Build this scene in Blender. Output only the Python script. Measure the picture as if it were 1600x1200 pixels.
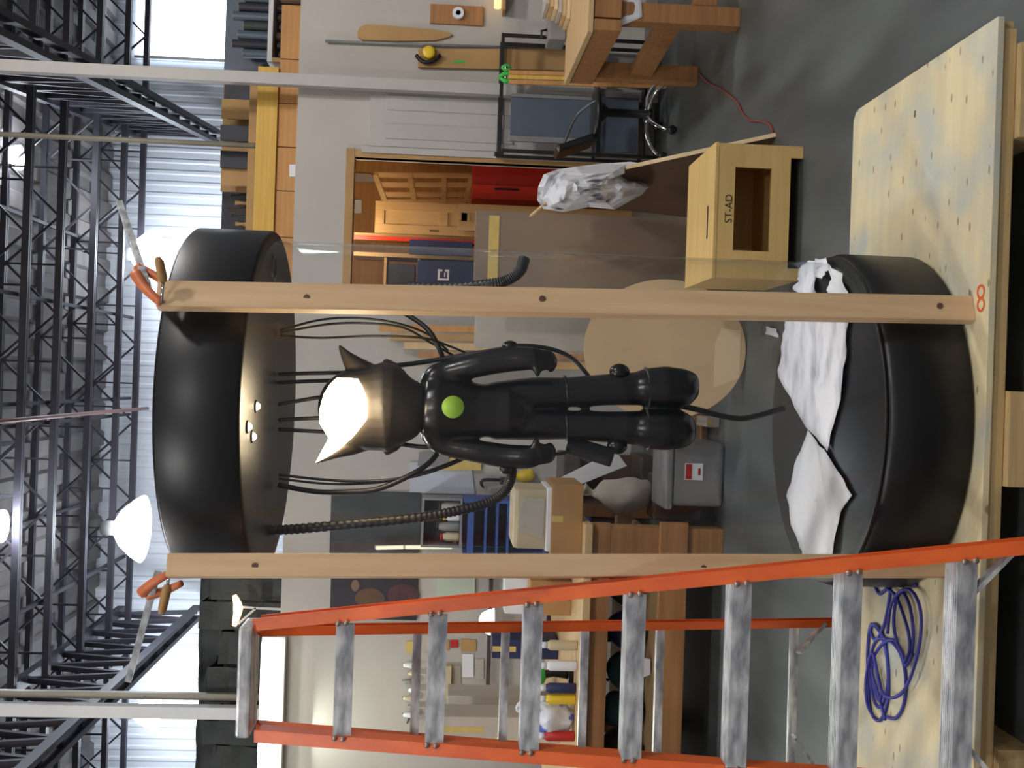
import bpy, bmesh, math, random
from mathutils import Vector, Matrix, noise as mnoise

random.seed(7)
for o in list(bpy.data.objects):
    bpy.data.objects.remove(o)
SC = bpy.context.scene
COL = SC.collection

# ------------------------------------------------------------------ camera
# The photograph was taken with the phone on its side: the hall's "up" points
# to the left of the picture, so the camera is rolled by about 90 degrees.
FPX, EYE = 1700.0, 1.75
TH, RO = math.atan(100 / FPX), math.radians(1.9)
F_ = Vector((0, math.cos(TH), -math.sin(TH)))
U0 = Vector((0, math.sin(TH), math.cos(TH)))
R0 = Vector((1, 0, 0))
R_ = math.cos(RO) * R0 + math.sin(RO) * U0          # upright right
D_ = math.sin(RO) * R0 - math.cos(RO) * U0          # upright down
CAM = Vector((0, 0, EYE))
cam = bpy.data.cameras.new('camera')
cam.sensor_fit = 'HORIZONTAL'
cam.sensor_width = 36
cam.lens = 36 * FPX / 1600
cam.clip_end = 200
camo = bpy.data.objects.new('camera', cam)
COL.objects.link(camo)
m = Matrix((D_, R_, -F_)).transposed().to_4x4()
m.translation = CAM
camo.matrix_world = m
SC.camera = camo

# ------------------------------------------------------------------ world, exposure
w = bpy.data.worlds.new('hall_air')
SC.world = w
w.use_nodes = True
w.node_tree.nodes['Background'].inputs[0].default_value = (0.88, 0.86, 0.86, 1)
w.node_tree.nodes['Background'].inputs[1].default_value = 0.30
SC.view_settings.view_transform = 'Standard'
SC.view_settings.look = 'None'
SC.view_settings.gamma = 1
SC.view_settings.use_curve_mapping = False
SC.view_settings.exposure = 0.14
HIGH_BAY_W = 260


def ray(x, y):
    u, v = 1200 - y, x
    return F_ + (u - 600) / FPX * R_ + (v - 800) / FPX * D_


def P(x, y, Y):
    d = ray(x, y)
    return CAM + d * (Y / d.y)


def PZ(x, y, Z):
    d = ray(x, y)
    return CAM + d * ((Z - EYE) / d.z)


# ------------------------------------------------------------------ colour and materials
def L(r, g, b):
    def f(c):
        c /= 255
        return c / 12.92 if c <= .04045 else ((c + .055) / 1.055) ** 2.4
    return (f(r), f(g), f(b), 1)


MATS = {}


def mat(name, c1, c2=None, rough=.6, metal=0, scale=4, stretch=(1, 1, 1), bump=0, bscale=40, emis=0, ecol=None,
        coat=0, spec=.5, detail=4, lo=.35, hi=.65, kind='noise'):
    if name in MATS:
        return MATS[name]
    mt = bpy.data.materials.new(name)
    mt.use_nodes = True
    nt = mt.node_tree
    b = nt.nodes['Principled BSDF']
    b.inputs['Base Color'].default_value = c1
    b.inputs['Roughness'].default_value = rough
    b.inputs['Metallic'].default_value = metal
    b.inputs['Specular IOR Level'].default_value = spec
    b.inputs['Coat Weight'].default_value = coat
    tc = nt.nodes.new('ShaderNodeTexCoord')
    mp = nt.nodes.new('ShaderNodeMapping')
    mp.inputs['Scale'].default_value = stretch
    nt.links.new(tc.outputs['Object'], mp.inputs[0])
    if c2:
        n = nt.nodes.new('ShaderNodeTexNoise')
        n.inputs['Scale'].default_value = scale
        n.inputs['Detail'].default_value = detail
        nt.links.new(mp.outputs[0], n.inputs['Vector'])
        r = nt.nodes.new('ShaderNodeValToRGB')
        r.color_ramp.elements[0].position = lo
        r.color_ramp.elements[1].position = hi
        r.color_ramp.elements[0].color = c1
        r.color_ramp.elements[1].color = c2
        nt.links.new(n.outputs[0], r.inputs[0])
        nt.links.new(r.outputs[0], b.inputs['Base Color'])
    if bump:
        n2 = nt.nodes.new('ShaderNodeTexNoise')
        n2.inputs['Scale'].default_value = bscale
        n2.inputs['Detail'].default_value = 3
        nt.links.new(mp.outputs[0], n2.inputs['Vector'])
        bp = nt.nodes.new('ShaderNodeBump')
        bp.inputs['Strength'].default_value = bump
        bp.inputs['Distance'].default_value = .02
        nt.links.new(n2.outputs[0], bp.inputs['Height'])
        nt.links.new(bp.outputs[0], b.inputs['Normal'])
    if emis:
        b.inputs['Emission Color'].default_value = ecol or c1
        b.inputs['Emission Strength'].default_value = emis
    MATS[name] = mt
    return mt


def plywood(name, c1, c2, stain, fleck, axis=0):
    """pale veneer: long grain, bluish stains and small dark knots"""
    mt = mat(name, c1, c2, rough=.62, scale=2.2, stretch=(.5, 6, 6) if axis == 0 else ((6, .5, 6) if axis == 1 else (6, 6, .5)),
             bump=.08, bscale=30)
    nt = mt.node_tree
    b = nt.nodes['Principled BSDF']
    base = b.inputs['Base Color'].links[0].from_socket
    tc = nt.nodes['Texture Coordinate']
    n = nt.nodes.new('ShaderNodeTexNoise')
    n.inputs['Scale'].default_value = 3.2
    n.inputs['Detail'].default_value = 5
    nt.links.new(tc.outputs['Object'], n.inputs['Vector'])
    r = nt.nodes.new('ShaderNodeValToRGB')
    r.color_ramp.elements[0].position = .45
    r.color_ramp.elements[1].position = .7
    nt.links.new(n.outputs[0], r.inputs[0])
    mx = nt.nodes.new('ShaderNodeMix')
    mx.data_type = 'RGBA'
    nt.links.new(r.outputs[0], mx.inputs[0])
    nt.links.new(base, mx.inputs[6])
    mx.inputs[7].default_value = stain
    mp = nt.nodes.new('ShaderNodeMapping')
    mp.inputs['Scale'].default_value = (9, 22, 9) if axis == 0 else ((22, 9, 9) if axis == 1 else (22, 22, 9))
    nt.links.new(tc.outputs['Object'], mp.inputs[0])
    v = nt.nodes.new('ShaderNodeTexVoronoi')
    v.inputs['Scale'].default_value = 1.0
    nt.links.new(mp.outputs[0], v.inputs['Vector'])
    r2 = nt.nodes.new('ShaderNodeValToRGB')
    r2.color_ramp.elements[0].position = .10
    r2.color_ramp.elements[1].position = .16
    r2.color_ramp.elements[0].color = (.75, .75, .75, 1)
    r2.color_ramp.elements[1].color = (0, 0, 0, 1)
    nt.links.new(v.outputs['Distance'], r2.inputs[0])
    mx2 = nt.nodes.new('ShaderNodeMix')
    mx2.data_type = 'RGBA'
    nt.links.new(r2.outputs[0], mx2.inputs[0])
    nt.links.new(mx.outputs[2], mx2.inputs[6])
    mx2.inputs[7].default_value = fleck
    nt.links.new(mx2.outputs[2], b.inputs['Base Color'])
    return mt


def wood(name, c1, c2, axis=2, rough=.6):
    st = [14, 14, 14]
    st[axis] = .7
    return mat(name, c1, c2, rough=rough, scale=2.0, stretch=tuple(st), bump=.06, bscale=6, detail=6, lo=.3, hi=.7)


# ------------------------------------------------------------------ mesh helpers
W = {}


def mesh(name, verts, faces, smooth=False):
    me = bpy.data.meshes.new(name)
    me.from_pydata([tuple(v) for v in verts], [], faces)
    bm = bmesh.new()
    bm.from_mesh(me)
    bmesh.ops.recalc_face_normals(bm, faces=bm.faces)
    bm.to_mesh(me)
    bm.free()
    if smooth:
        for p in me.polygons:
            p.use_smooth = True
    return me


def O(name, me, mt, parent=None, world=None, recenter=True, label=None):
    """link one mesh as one object; mesh data given in world coordinates is re-centred on its base"""
    if recenter and world is None:
        lo = Vector([min(v.co[i] for v in me.vertices) for i in range(3)])
        hi = Vector([max(v.co[i] for v in me.vertices) for i in range(3)])
        c = Vector(((lo.x + hi.x) / 2, (lo.y + hi.y) / 2, lo.z))
        me.transform(Matrix.Translation(-c))
        world = Matrix.Translation(c)
    world = world or Matrix.Identity(4)
    o = bpy.data.objects.new(name, me)
    if mt and not len(me.materials):
        me.materials.append(mt)
    COL.objects.link(o)
    if parent:
        o.parent = parent
        o.matrix_parent_inverse = W[parent].inverted()
    o.matrix_basis = world
    W[o] = world
    if label:
        o['label'] = label
    return o


def tag(o, label, cat, group=None):
    o['label'] = label
    o['category'] = cat
    if group:
        o['group'] = group
    return o


def T(name, loc, label, cat, group=None):
    o = bpy.data.objects.new(name, None)
    o.empty_display_size = .05
    COL.objects.link(o)
    W[o] = Matrix.Translation(Vector(loc))
    o.matrix_basis = W[o]
    return tag(o, label, cat, group)


def struct(o):
    o['kind'] = 'structure'
    return o


def join(*parts):
    vs, fs = [], []
    for v, f in parts:
        k = len(vs)
        vs += [Vector(q) for q in v]
        fs += [tuple(i + k for i in q) for q in f]
    return vs, fs


def g_box(lo, hi):
    x0, y0, z0 = lo
    x1, y1, z1 = hi
    v = [(x0, y0, z0), (x1, y0, z0), (x1, y1, z0), (x0, y1, z0), (x0, y0, z1), (x1, y0, z1), (x1, y1, z1), (x0, y1, z1)]
    f = [(0, 3, 2, 1), (4, 5, 6, 7), (0, 1, 5, 4), (1, 2, 6, 5), (2, 3, 7, 6), (3, 0, 4, 7)]
    return v, f


def g_bar(p0, p1, w, h, up=Vector((0, 0, 1))):
    p0, p1 = Vector(p0), Vector(p1)
    d = (p1 - p0).normalized()
    s = d.cross(up)
    if s.length < 1e-4:
        s = d.cross(Vector((0, 1, 0)))
    s.normalize()
    n = s.cross(d).normalized()
    v = []
    for p in (p0, p1):
        for a, b in ((-1, -1), (1, -1), (1, 1), (-1, 1)):
            v.append(p + s * a * w / 2 + n * b * h / 2)
    f = [(0, 1, 2, 3), (7, 6, 5, 4), (0, 4, 5, 1), (1, 5, 6, 2), (2, 6, 7, 3), (3, 7, 4, 0)]
    return v, f


def g_prism(pts, ext):
    pts = [Vector(p) for p in pts]
    ext = Vector(ext)
    n = len(pts)
    v = pts + [p + ext for p in pts]
    f = [tuple(range(n)), tuple(range(2 * n - 1, n - 1, -1))]
    for i in range(n):
        j = (i + 1) % n
        f.append((i, j, j + n, i + n))
    return v, f


def smooth_path(pts, sub=5):
    pts = [Vector(p) for p in pts]
    out = []
    n = len(pts)
    for i in range(n - 1):
        p0, p1, p2, p3 = pts[max(i - 1, 0)], pts[i], pts[i + 1], pts[min(i + 2, n - 1)]
        for k in range(sub):
            t = k / sub
            out.append(.5 * ((2 * p1) + (-p0 + p2) * t + (2 * p0 - 5 * p1 + 4 * p2 - p3) * t * t + (-p0 + 3 * p1 - 3 * p2 + p3) * t ** 3))
    out.append(pts[-1])
    return out


def g_tube(pts, r, seg=8, sub=0, flat=1.0, flatdir=None, cap=True):
    """tube along a path; r a number or one radius per point"""
    rs = r if isinstance(r, (list, tuple)) else [r] * len(pts)
    if sub:
        n = len(pts)
        rr = []
        for i in range(n - 1):
            for k in range(sub):
                rr.append(rs[i] + (rs[i + 1] - rs[i]) * k / sub)
        rr.append(rs[-1])
        pts, rs = smooth_path(pts, sub), rr
    pts = [Vector(p) for p in pts]
    v, f = [], []
    prev = None
    n = len(pts)
    for i, p in enumerate(pts):
        d = (pts[min(i + 1, n - 1)] - pts[max(i - 1, 0)]).normalized()
        if prev is None:
            a = Vector((0, 1, 0)) if abs(d.y) < .9 else Vector((1, 0, 0))
            s = d.cross(a).normalized()
        else:
            s = (prev - d * prev.dot(d)).normalized()
        prev = s
        t = d.cross(s)
        for k in range(seg):
            a = 2 * math.pi * k / seg
            q = (s * math.cos(a) + t * math.sin(a)) * rs[i]
            if flatdir is not None:
                q -= flatdir * q.dot(flatdir) * (1 - flat)
            v.append(p + q)
    for i in range(n - 1):
        for k in range(seg):
            k2 = (k + 1) % seg
            f.append((i * seg + k, i * seg + k2, (i + 1) * seg + k2, (i + 1) * seg + k))
    if cap:
        f.append(tuple(range(seg))[::-1])
        f.append(tuple(range((n - 1) * seg, n * seg)))
    return v, f


def g_lathe(prof, c, seg=32, axis='z', sx=1, sy=1):
    c = Vector(c)
    v, f = [], []
    n = len(prof)
    for r, z in prof:
        for k in range(seg):
            a = 2 * math.pi * k / seg
            q = Vector((r * math.cos(a) * sx, r * math.sin(a) * sy, z))
            if axis == 'y':
                q = Vector((q.x, q.z, q.y))
            elif axis == 'x':
                q = Vector((q.z, q.x, q.y))
            v.append(c + q)
    for i in range(n - 1):
        for k in range(seg):
            k2 = (k + 1) % seg
            f.append((i * seg + k, i * seg + k2, (i + 1) * seg + k2, (i + 1) * seg + k))
    if prof[0][0] > 0:
        f.append(tuple(range(seg))[::-1])
    if prof[-1][0] > 0:
        f.append(tuple(range((n - 1) * seg, n * seg)))
    return v, f


def g_ball(c, rx, ry, rz, seg=16, rings=10):
    prof = [(math.sin(math.pi * (i + .02) / (rings + .04)), -math.cos(math.pi * (i + .02) / (rings + .04))) for i in range(rings + 1)]
    v, f = g_lathe(prof, (0, 0, 0), seg)
    c = Vector(c)
    return [c + Vector((q.x * rx, q.y * ry, q.z * rz)) for q in v], f


def g_sheet(corners, nx, ny, amp=.01, freq=6, seed=0, thick=0):
    """crumpled sheet spanned by four corners"""
    a, b, c, d = [Vector(q) for q in corners]
    nrm = (b - a).cross(d - a).normalized()
    v, f = [], []
    for j in range(ny + 1):
        for i in range(nx + 1):
            s, t = i / nx, j / ny
            p = a * (1 - s) * (1 - t) + b * s * (1 - t) + c * s * t + d * (1 - s) * t
            p = p + nrm * amp * mnoise.noise(p * freq + Vector((seed * 7.3, seed, 0)))
            v.append(p)
    for j in range(ny):
        for i in range(nx):
            k = j * (nx + 1) + i
            f.append((k, k + 1, k + nx + 2, k + nx + 1))
    return v, f


def bevel(me, w, seg=2, smooth=False):
    bm = bmesh.new()
    bm.from_mesh(me)
    bmesh.ops.bevel(bm, geom=list(bm.edges), offset=w, segments=seg, profile=.6, affect='EDGES', clamp_overlap=True)
    bm.to_mesh(me)
    bm.free()
    if smooth:
        for p in me.polygons:
            p.use_smooth = True
    return me


def mk(name, geo, mt, parent=None, smooth=False, bev=0, label=None, solid=0):
    me = mesh(name, *geo, smooth=smooth)
    if bev:
        bevel(me, bev)
    o = O(name, me, mt, parent, label=label)
    if solid:
        md = o.modifiers.new('solid', 'SOLIDIFY')
        md.thickness = solid
    return o


def rect(x0, y0, x1, y1, Y):
    """photo rectangle on the plane at depth Y -> X and Z ranges (axis aligned)"""
    p = [P(x0, y0, Y), P(x1, y0, Y), P(x0, y1, Y), P(x1, y1, Y)]
    top = (p[0].z + p[2].z) / 2
    bot = (p[1].z + p[3].z) / 2
    rt = (p[0].x + p[1].x) / 2
    lf = (p[2].x + p[3].x) / 2
    return lf, rt, bot, top


def fb(name, x0, y0, x1, y1, Y, dep, mt, parent=None, bev=.004, z0=None, label=None):
    """upright box whose front covers a photo rectangle at depth Y"""
    l, r, b, t = rect(x0, y0, x1, y1, Y)
    if z0 is not None:
        b = z0
    return mk(name, g_box((l, Y, b), (r, Y + dep, t)), mt, parent, bev=bev, label=label)


def copy_tree(o, dM, label=None):
    c = o.copy()
    COL.objects.link(c)
    W[c] = dM @ W[o]
    c.matrix_basis = W[c]
    if label:
        c['label'] = label
    for ch in list(o.children):
        k = ch.copy()
        COL.objects.link(k)
        k.parent = c
        W[k] = dM @ W[ch]
        for g in list(ch.children):
            q = g.copy()
            COL.objects.link(q)
            q.parent = k
    return c


UNIT = {}


def rod(name, p0, p1, w, mt, parent):
    """thin bar that shares one unit mesh with all its look-alikes"""
    if mt.name not in UNIT:
        me = mesh('rod', *g_box((-.5, -.5, 0), (.5, .5, 1)))
        me.materials.append(mt)
        UNIT[mt.name] = me
    p0, p1 = Vector(p0), Vector(p1)
    d = p1 - p0
    q = d.to_track_quat('Z', 'Y').to_matrix().to_4x4()
    M = Matrix.Translation(p0) @ q @ Matrix.Diagonal((w, w, d.length, 1))
    return O(name, UNIT[mt.name], None, parent, world=M)


# ------------------------------------------------------------------ palette
M_floor = mat('sealed_concrete', L(64, 69, 69), L(92, 97, 97), rough=.42, scale=1.3, stretch=(2.5, .6, 1), bump=.04, bscale=8, detail=8)
M_wall = mat('painted_drywall', L(176, 170, 164), L(184, 178, 170), rough=.8, scale=1.2)
M_white = mat('white_paint', L(205, 204, 204), L(196, 196, 198), rough=.5, scale=3)
M_door = mat('door_paint', L(172, 168, 166), L(180, 175, 170), rough=.6, scale=2)
M_far = mat('corrugated_white_metal', L(196, 198, 204), L(180, 184, 192), rough=.45, scale=.4)
M_deck = mat('roof_deck', L(112, 106, 104), L(98, 95, 96), rough=.8, scale=.6, stretch=(1, 5, 1))
M_steel = mat('dark_joist_steel', L(34, 33, 44), L(46, 42, 52), rough=.55, scale=3)
M_pole = mat('olive_pole_paint', L(140, 134, 118), L(126, 120, 108), rough=.5, scale=3)
M_red_pipe = mat('red_brown_pipe', L(120, 78, 70), rough=.5)
M_drum = mat('black_satin_drum', L(10, 10, 13), L(14, 13, 17), rough=.42, scale=2, spec=.45)
M_suit = mat('black_gloss_suit', L(8, 8, 11), L(11, 10, 13), rough=.27, scale=4)
M_helm = mat('black_matt_helmet', L(54, 47, 40), L(46, 41, 36), rough=.5, scale=5)  # black helmet browned in its colour to carry the bloom of the face
M_cable = mat('black_rubber', L(18, 17, 20), rough=.45)
M_band = mat('grey_band', L(72, 66, 62), rough=.35)
M_green = mat('green_disc', L(120, 160, 40), L(110, 150, 36), rough=.5, scale=20)
M_post = wood('pine_post', L(218, 186, 146), L(200, 164, 124), 2)
M_ply = plywood('pale_plywood', L(220, 205, 164), L(206, 192, 154), L(176, 182, 176), L(120, 96, 60), 0)
M_pine = wood('pine_edge', L(206, 180, 130), L(178, 148, 100), 0)
M_box = wood('birch_box', L(226, 190, 122), L(212, 176, 110), 0)
M_mdf = mat('tan_mdf', L(200, 172, 132), L(192, 164, 126), rough=.75, scale=3)
M_mdf2 = mat('light_tan_patch', L(214, 190, 152), rough=.75)
M_taupe = mat('taupe_hardboard', L(138, 118, 98), L(124, 106, 90), rough=.75, scale=1.5)
M_brown = mat('brown_board', L(96, 72, 54), L(84, 62, 46), rough=.7, scale=3)
M_orange_ply = wood('orange_plywood', L(194, 142, 80), L(176, 122, 66), 0)
M_yellow = wood('yellow_lumber', L(214, 172, 76), L(196, 152, 64), 0)
M_tan = mat('tan_board', L(178, 140, 88), L(160, 124, 80), rough=.7, scale=2)
M_cab = wood('cabinet_maple', L(192, 154, 102), L(178, 140, 90), 2)
M_dark = mat('dark_panel', L(34, 34, 44), L(42, 40, 48), rough=.6, scale=2)
M_black = mat('black_metal', L(16, 16, 19), L(24, 24, 26), rough=.35, scale=5)
M_slate = mat('slate_blue_panel', L(78, 90, 104), L(70, 80, 94), rough=.5, scale=2)
M_chrome = mat('chrome', L(215, 215, 220), rough=.12, metal=1)
M_alu = mat('scuffed_aluminium', L(226, 226, 228), L(140, 142, 148), rough=.36, metal=.3, scale=9, stretch=(1, 3, 3), bump=.1, bscale=30, detail=6)
M_ladder = mat('orange_fibreglass', L(232, 104, 36), L(214, 88, 30), rough=.42, scale=5, stretch=(3, 3, .6))
M_rivet = mat('rivet_steel', L(170, 150, 140), rough=.35, metal=.8)
M_grey = mat('grey_plastic', L(132, 130, 128), L(116, 116, 118), rough=.5, scale=4)
M_cream = mat('cream_plastic', L(196, 180, 146), L(186, 170, 138), rough=.5, scale=4)
M_pap = mat('white_paper', L(228, 228, 232), L(214, 216, 222), rough=.8, scale=4)
M_pap2 = mat('smudged_paper', L(232, 232, 238), L(150, 152, 166), rough=.8, scale=3.5, stretch=(1.2, 3, 1), lo=.45, hi=.75)
M_plastic = mat('black_and_white_film', L(218, 218, 224), L(60, 60, 72), rough=.4, scale=6, lo=.56, hi=.68)
M_blue = mat('blue_shelf_paint', L(44, 84, 160), L(36, 70, 140), rough=.5, scale=3)
M_bluecord = mat('blue_cord', L(48, 50, 146), rough=.5)
M_redcord = mat('red_cord', L(150, 66, 50), rough=.5)
M_red = mat('red_enamel', L(178, 34, 26), L(160, 28, 24), rough=.4, scale=3)
M_red2 = mat('bright_red_enamel', L(208, 48, 26), rough=.4)
M_orange_mark = mat('orange_marker', L(214, 96, 36), rough=.6)
M_clamp = mat('orange_clamp', L(206, 116, 70), L(188, 98, 58), rough=.5, scale=20)
M_handle = wood('clamp_handle', L(170, 130, 80), L(150, 110, 66), 0)
M_card = mat('cardboard', L(176, 134, 84), L(162, 122, 76), rough=.8, scale=4)
M_cardp = mat('pale_cardboard', L(186, 178, 166), L(174, 166, 156), rough=.8, scale=4)
M_bench = wood('bench_timber', L(170, 120, 72), L(142, 98, 58), 0)
M_bench2 = wood('bench_timber_pale', L(206, 174, 128), L(190, 156, 110), 0)
M_dirt = mat('dark_clutter_brown', L(84, 66, 56), L(60, 52, 50), rough=.8, scale=8)
M_tarp = mat('dark_green_tarp', L(58, 62, 60), L(44, 48, 50), rough=.7, scale=6)
M_yel = mat('yellow_plastic', L(220, 186, 40), rough=.4)
M_lime = mat('green_plastic', L(60, 180, 70), rough=.4)
M_teal = mat('teal_cloth', L(36, 70, 76), L(28, 54, 60), rough=.8, scale=6)
M_navy = mat('navy_plastic', L(34, 40, 84), L(26, 32, 70), rough=.5, scale=5)
M_ink = mat('ink', L(40, 38, 40), rough=.7)
M_tape = mat('yellow_tape', L(206, 180, 104), L(194, 168, 96), rough=.5, scale=12)
M_tube_light = mat('fluorescent_tube', L(250, 255, 245), emis=3, ecol=(.92, 1, .86, 1))
M_lamp_glass = mat('lamp_glass', L(245, 248, 255), emis=22, ecol=(.86, .93, 1, 1))
M_wall_glow = mat('daylight_pane', L(235, 245, 255), emis=4.5, ecol=(.80, .91, 1, 1))
M_face = mat('glowing_face', L(255, 240, 210), emis=26, ecol=(1, .80, .50, 1))
M_glint = mat('spot_bulb', L(255, 230, 200), emis=10, ecol=(1, .82, .6, 1))


def glass_mat(name, tint, gloss):
    mt = bpy.data.materials.new(name)
    mt.use_nodes = True
    nt = mt.node_tree
    nt.nodes.remove(nt.nodes['Principled BSDF'])
    out = nt.nodes['Material Output']
    tr = nt.nodes.new('ShaderNodeBsdfTransparent')
    tr.inputs[0].default_value = tint
    gl = nt.nodes.new('ShaderNodeBsdfGlossy')
    gl.inputs['Roughness'].default_value = .04
    gl.inputs[0].default_value = (.8, .87, .95, 1)
    lw = nt.nodes.new('ShaderNodeLayerWeight')
    lw.inputs['Blend'].default_value = .5
    pw = nt.nodes.new('ShaderNodeMath')
    pw.operation = 'POWER'
    pw.inputs[1].default_value = 5
    nt.links.new(lw.outputs['Facing'], pw.inputs[0])
    fr = nt.nodes.new('ShaderNodeMath')
    fr.operation = 'MULTIPLY_ADD'
    fr.inputs[1].default_value = gloss
    fr.inputs[2].default_value = .025
    nt.links.new(pw.outputs[0], fr.inputs[0])
    mx = nt.nodes.new('ShaderNodeMixShader')
    nt.links.new(fr.outputs[0], mx.inputs[0])
    nt.links.new(tr.outputs[0], mx.inputs[1])
    nt.links.new(gl.outputs[0], mx.inputs[2])
    nt.links.new(mx.outputs[0], out.inputs[0])
    return mt


M_acrylic = glass_mat('clear_acrylic', (.965, .975, .98, 1), .45)


def add_light(name, kind, loc, energy, color=(1, 1, 1), size=.3, parent=None, target=None):
    l = bpy.data.lights.new(name, kind)
    l.energy = energy
    l.color = color
    if kind == 'AREA':
        l.shape = 'DISK'
        l.size = size
    elif kind == 'POINT':
        l.shadow_soft_size = size
    o = bpy.data.objects.new(name, l)
    COL.objects.link(o)
    Mw = Matrix.Translation(Vector(loc))
    if target is not None:
        Mw = Mw @ (Vector(target) - Vector(loc)).to_track_quat('-Z', 'Y').to_matrix().to_4x4()
    if parent:
        o.parent = parent
        o.matrix_parent_inverse = W[parent].inverted()
    o.matrix_basis = Mw
    return o


# ================================================================== THE SETTING
YW = 9.6            # partition wall
YF = 19.6           # far wall of the hall
ZJ = 6.95            # underside of the roof joists
ztop = P(462, 250, YW).z
struct(mk('floor', g_box((-11, -4, -.1), (11, YF + .4, 0)), M_floor))

# partition wall with the framed opening
ol, orr, ob, ot = rect(550, 256, 1030, 476, YW)
struct(mk('wall_back', join(g_box((-7.5, YW, 0), (ol, YW + .14, ztop)),
                            g_box((orr, YW, 0), (7.5, YW + .14, ztop)),
                            g_box((ol, YW, ot), (orr, YW + .14, ztop))), M_wall))
# frame of the opening
tr = struct(mk('trim_1', g_box((ol - .07, YW - .03, ot - .003), (orr + .07, YW + .10, ot + .07)), M_tan, bev=.004))
struct(mk('trim_2', g_box((orr, YW - .03, 0), (orr + .06, YW + .10, ot - .005)), M_tan, bev=.004))
struct(mk('trim_3', g_box((ol - .06, YW - .03, 0), (ol, YW + .10, ot - .005)), M_tan, bev=.004))
struct(mk('baseboard_back', g_box((orr + .065, YW - .02, 0), (7.4, YW - .001, .11)), M_grey, bev=.003))
struct(mk('baseboard_left', g_box((-7.4, YW - .02, 0), (ol - .065, YW - .001, .11)), M_grey, bev=.003))

# room behind the opening
struct(mk('wall_inner', g_box((ol - 2.4, 12.2, 0), (orr + .8, 12.3, ztop)), M_orange_ply))
struct(mk('wall_inner_side', g_box((orr + .62, YW + .15, 0), (orr + .7, 12.19, ztop)), M_orange_ply))
struct(mk('ceiling_inner', g_box((ol - 2.4, YW + .15, ztop - .10), (orr + .6, 12.18, ztop - .02)), M_tan))

# far wall: vertical ribs are real folds
vs, fs = [], []
n = 0
x = -10.8
while x < 10.8:
    for dx, dy in ((0, 0), (.10, 0), (.125, -.016), (.175, -.016), (.20, 0)):
        vs += [Vector((x + dx, YF + dy, 0)), Vector((x + dx, YF + dy, ZJ + 1.2))]
    x += .20
for i in range(len(vs) // 2 - 1):
    fs.append((2 * i, 2 * i + 2, 2 * i + 3, 2 * i + 1))
struct(mk('wall_far', (vs, fs), M_far))

# roof deck: folded sheet
vs, fs = [], []
x = -10.8
while x < 10.8:
    for dx, dz in ((0, 0), (.22, 0), (.26, .07), (.46, .07), (.50, 0)):
        vs += [Vector((x + dx, -4, ZJ + .82 + dz)), Vector((x + dx, YF, ZJ + .82 + dz))]
    x += .5
for i in range(len(vs) // 2 - 1):
    fs.append((2 * i, 2 * i + 2, 2 * i + 3, 2 * i + 1))
struct(mk('ceiling', (vs, fs), M_deck))
struct(mk('wall_right', g_box((10.9, 2, 0), (11, YF, ZJ + .9)), M_far))
struct(mk('wall_left', g_box((-11, 2, 0), (-10.9, YF, ZJ + .9)), M_far))

# roof joists across the hall
jn = ['nearest', 'second nearest', 'third nearest', 'fourth nearest', 'fifth nearest', 'farthest']
for k, yj in enumerate((12.4, 13.75, 14.9, 16.25, 17.6, 18.65)):
    t = struct(T('roof_joist', (0, yj, ZJ), 'dark open-web steel roof joist, %s of the row seen' % jn[k], 'roof joist', 'roof joists across the hall'))
    X0 = 9.5
    mk('bottom_chord', join(g_box((-X0, yj - .05, ZJ), (X0, yj - .008, ZJ + .085)), g_box((-X0, yj + .008, ZJ), (X0, yj + .05, ZJ + .085))), M_steel, t)
    mk('top_chord', join(g_box((-X0, yj - .05, ZJ + .74), (X0, yj - .008, ZJ + .815)), g_box((-X0, yj + .008, ZJ + .74), (X0, yj + .05, ZJ + .815))), M_steel, t)
    off = (k * .37) % 1.4
    for i in range(-7, 8):
        a = i * 1.3 + off
        if abs(a) > 9 or abs(a + 1.3) > 9.3:
            continue
        rod('web_rod', (a, yj, ZJ + .06), (a + .65, yj, ZJ + .74), .03, M_steel, t)
        rod('web_rod', (a + 1.3, yj, ZJ + .06), (a + .65, yj, ZJ + .74), .03, M_steel, t)
        if abs(a) < 7:
            rod('web_post', (a + .65, yj, ZJ + .06), (a + .65, yj, ZJ + .74), .026, M_steel, t)

# bridging rods and the sprinkler pipe that run along the hall
for k, (xx, zz) in enumerate(((-.45, .12), (-.72, .12), (2.1, .72), (-3.1, .12), (-2.2, .72), (.9, .12))):
    b = mk('bridging_bar', g_bar((xx, 11.9, ZJ + zz), (xx, 18.6, ZJ + zz), .045, .045), M_steel)
    struct(b)
    tag(b, ['thin dark bridging bar above the drum, left of the pair', 'thin dark bridging bar above the drum, leftmost near the pipe',
            'thin dark bridging bar high under the deck on the right', 'thin dark bridging bar over the left clamp',
            'thin dark bridging bar high under the deck on the left', 'thin dark bridging bar right of the red pipe'][k], 'bridging bar')
pp = struct(mk('sprinkler_pipe', g_tube([(-.62, 9.5, ZJ - .10), (-.62, 18.9, ZJ - .10)], .028), M_red_pipe, smooth=True))
tag(pp, 'thin red-brown sprinkler pipe running along the hall under the joists', 'pipe')


def girder(a, b, hgt, nweb, label):
    t = struct(T('roof_girder', a, label, 'roof girder'))
    a, b = Vector(a), Vector(b)
    up = Vector((0, 0, hgt))
    side = Vector((.09, 0, 0))
    mk('bottom_chord', join(g_bar(a - side, b - side, .07, .13), g_bar(a + side, b + side, .07, .13)), M_steel, t)
    mk('top_chord', g_bar(a + up, b + up, .16, .12), M_steel, t)
    for i in range(nweb):
        p, q = a.lerp(b, i / nweb), a.lerp(b, (i + 1) / nweb)
        c = (p + q) / 2
        rod('web_bar', p, c + up, .07, M_steel, t)
        rod('web_bar', q, c + up, .07, M_steel, t)


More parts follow.
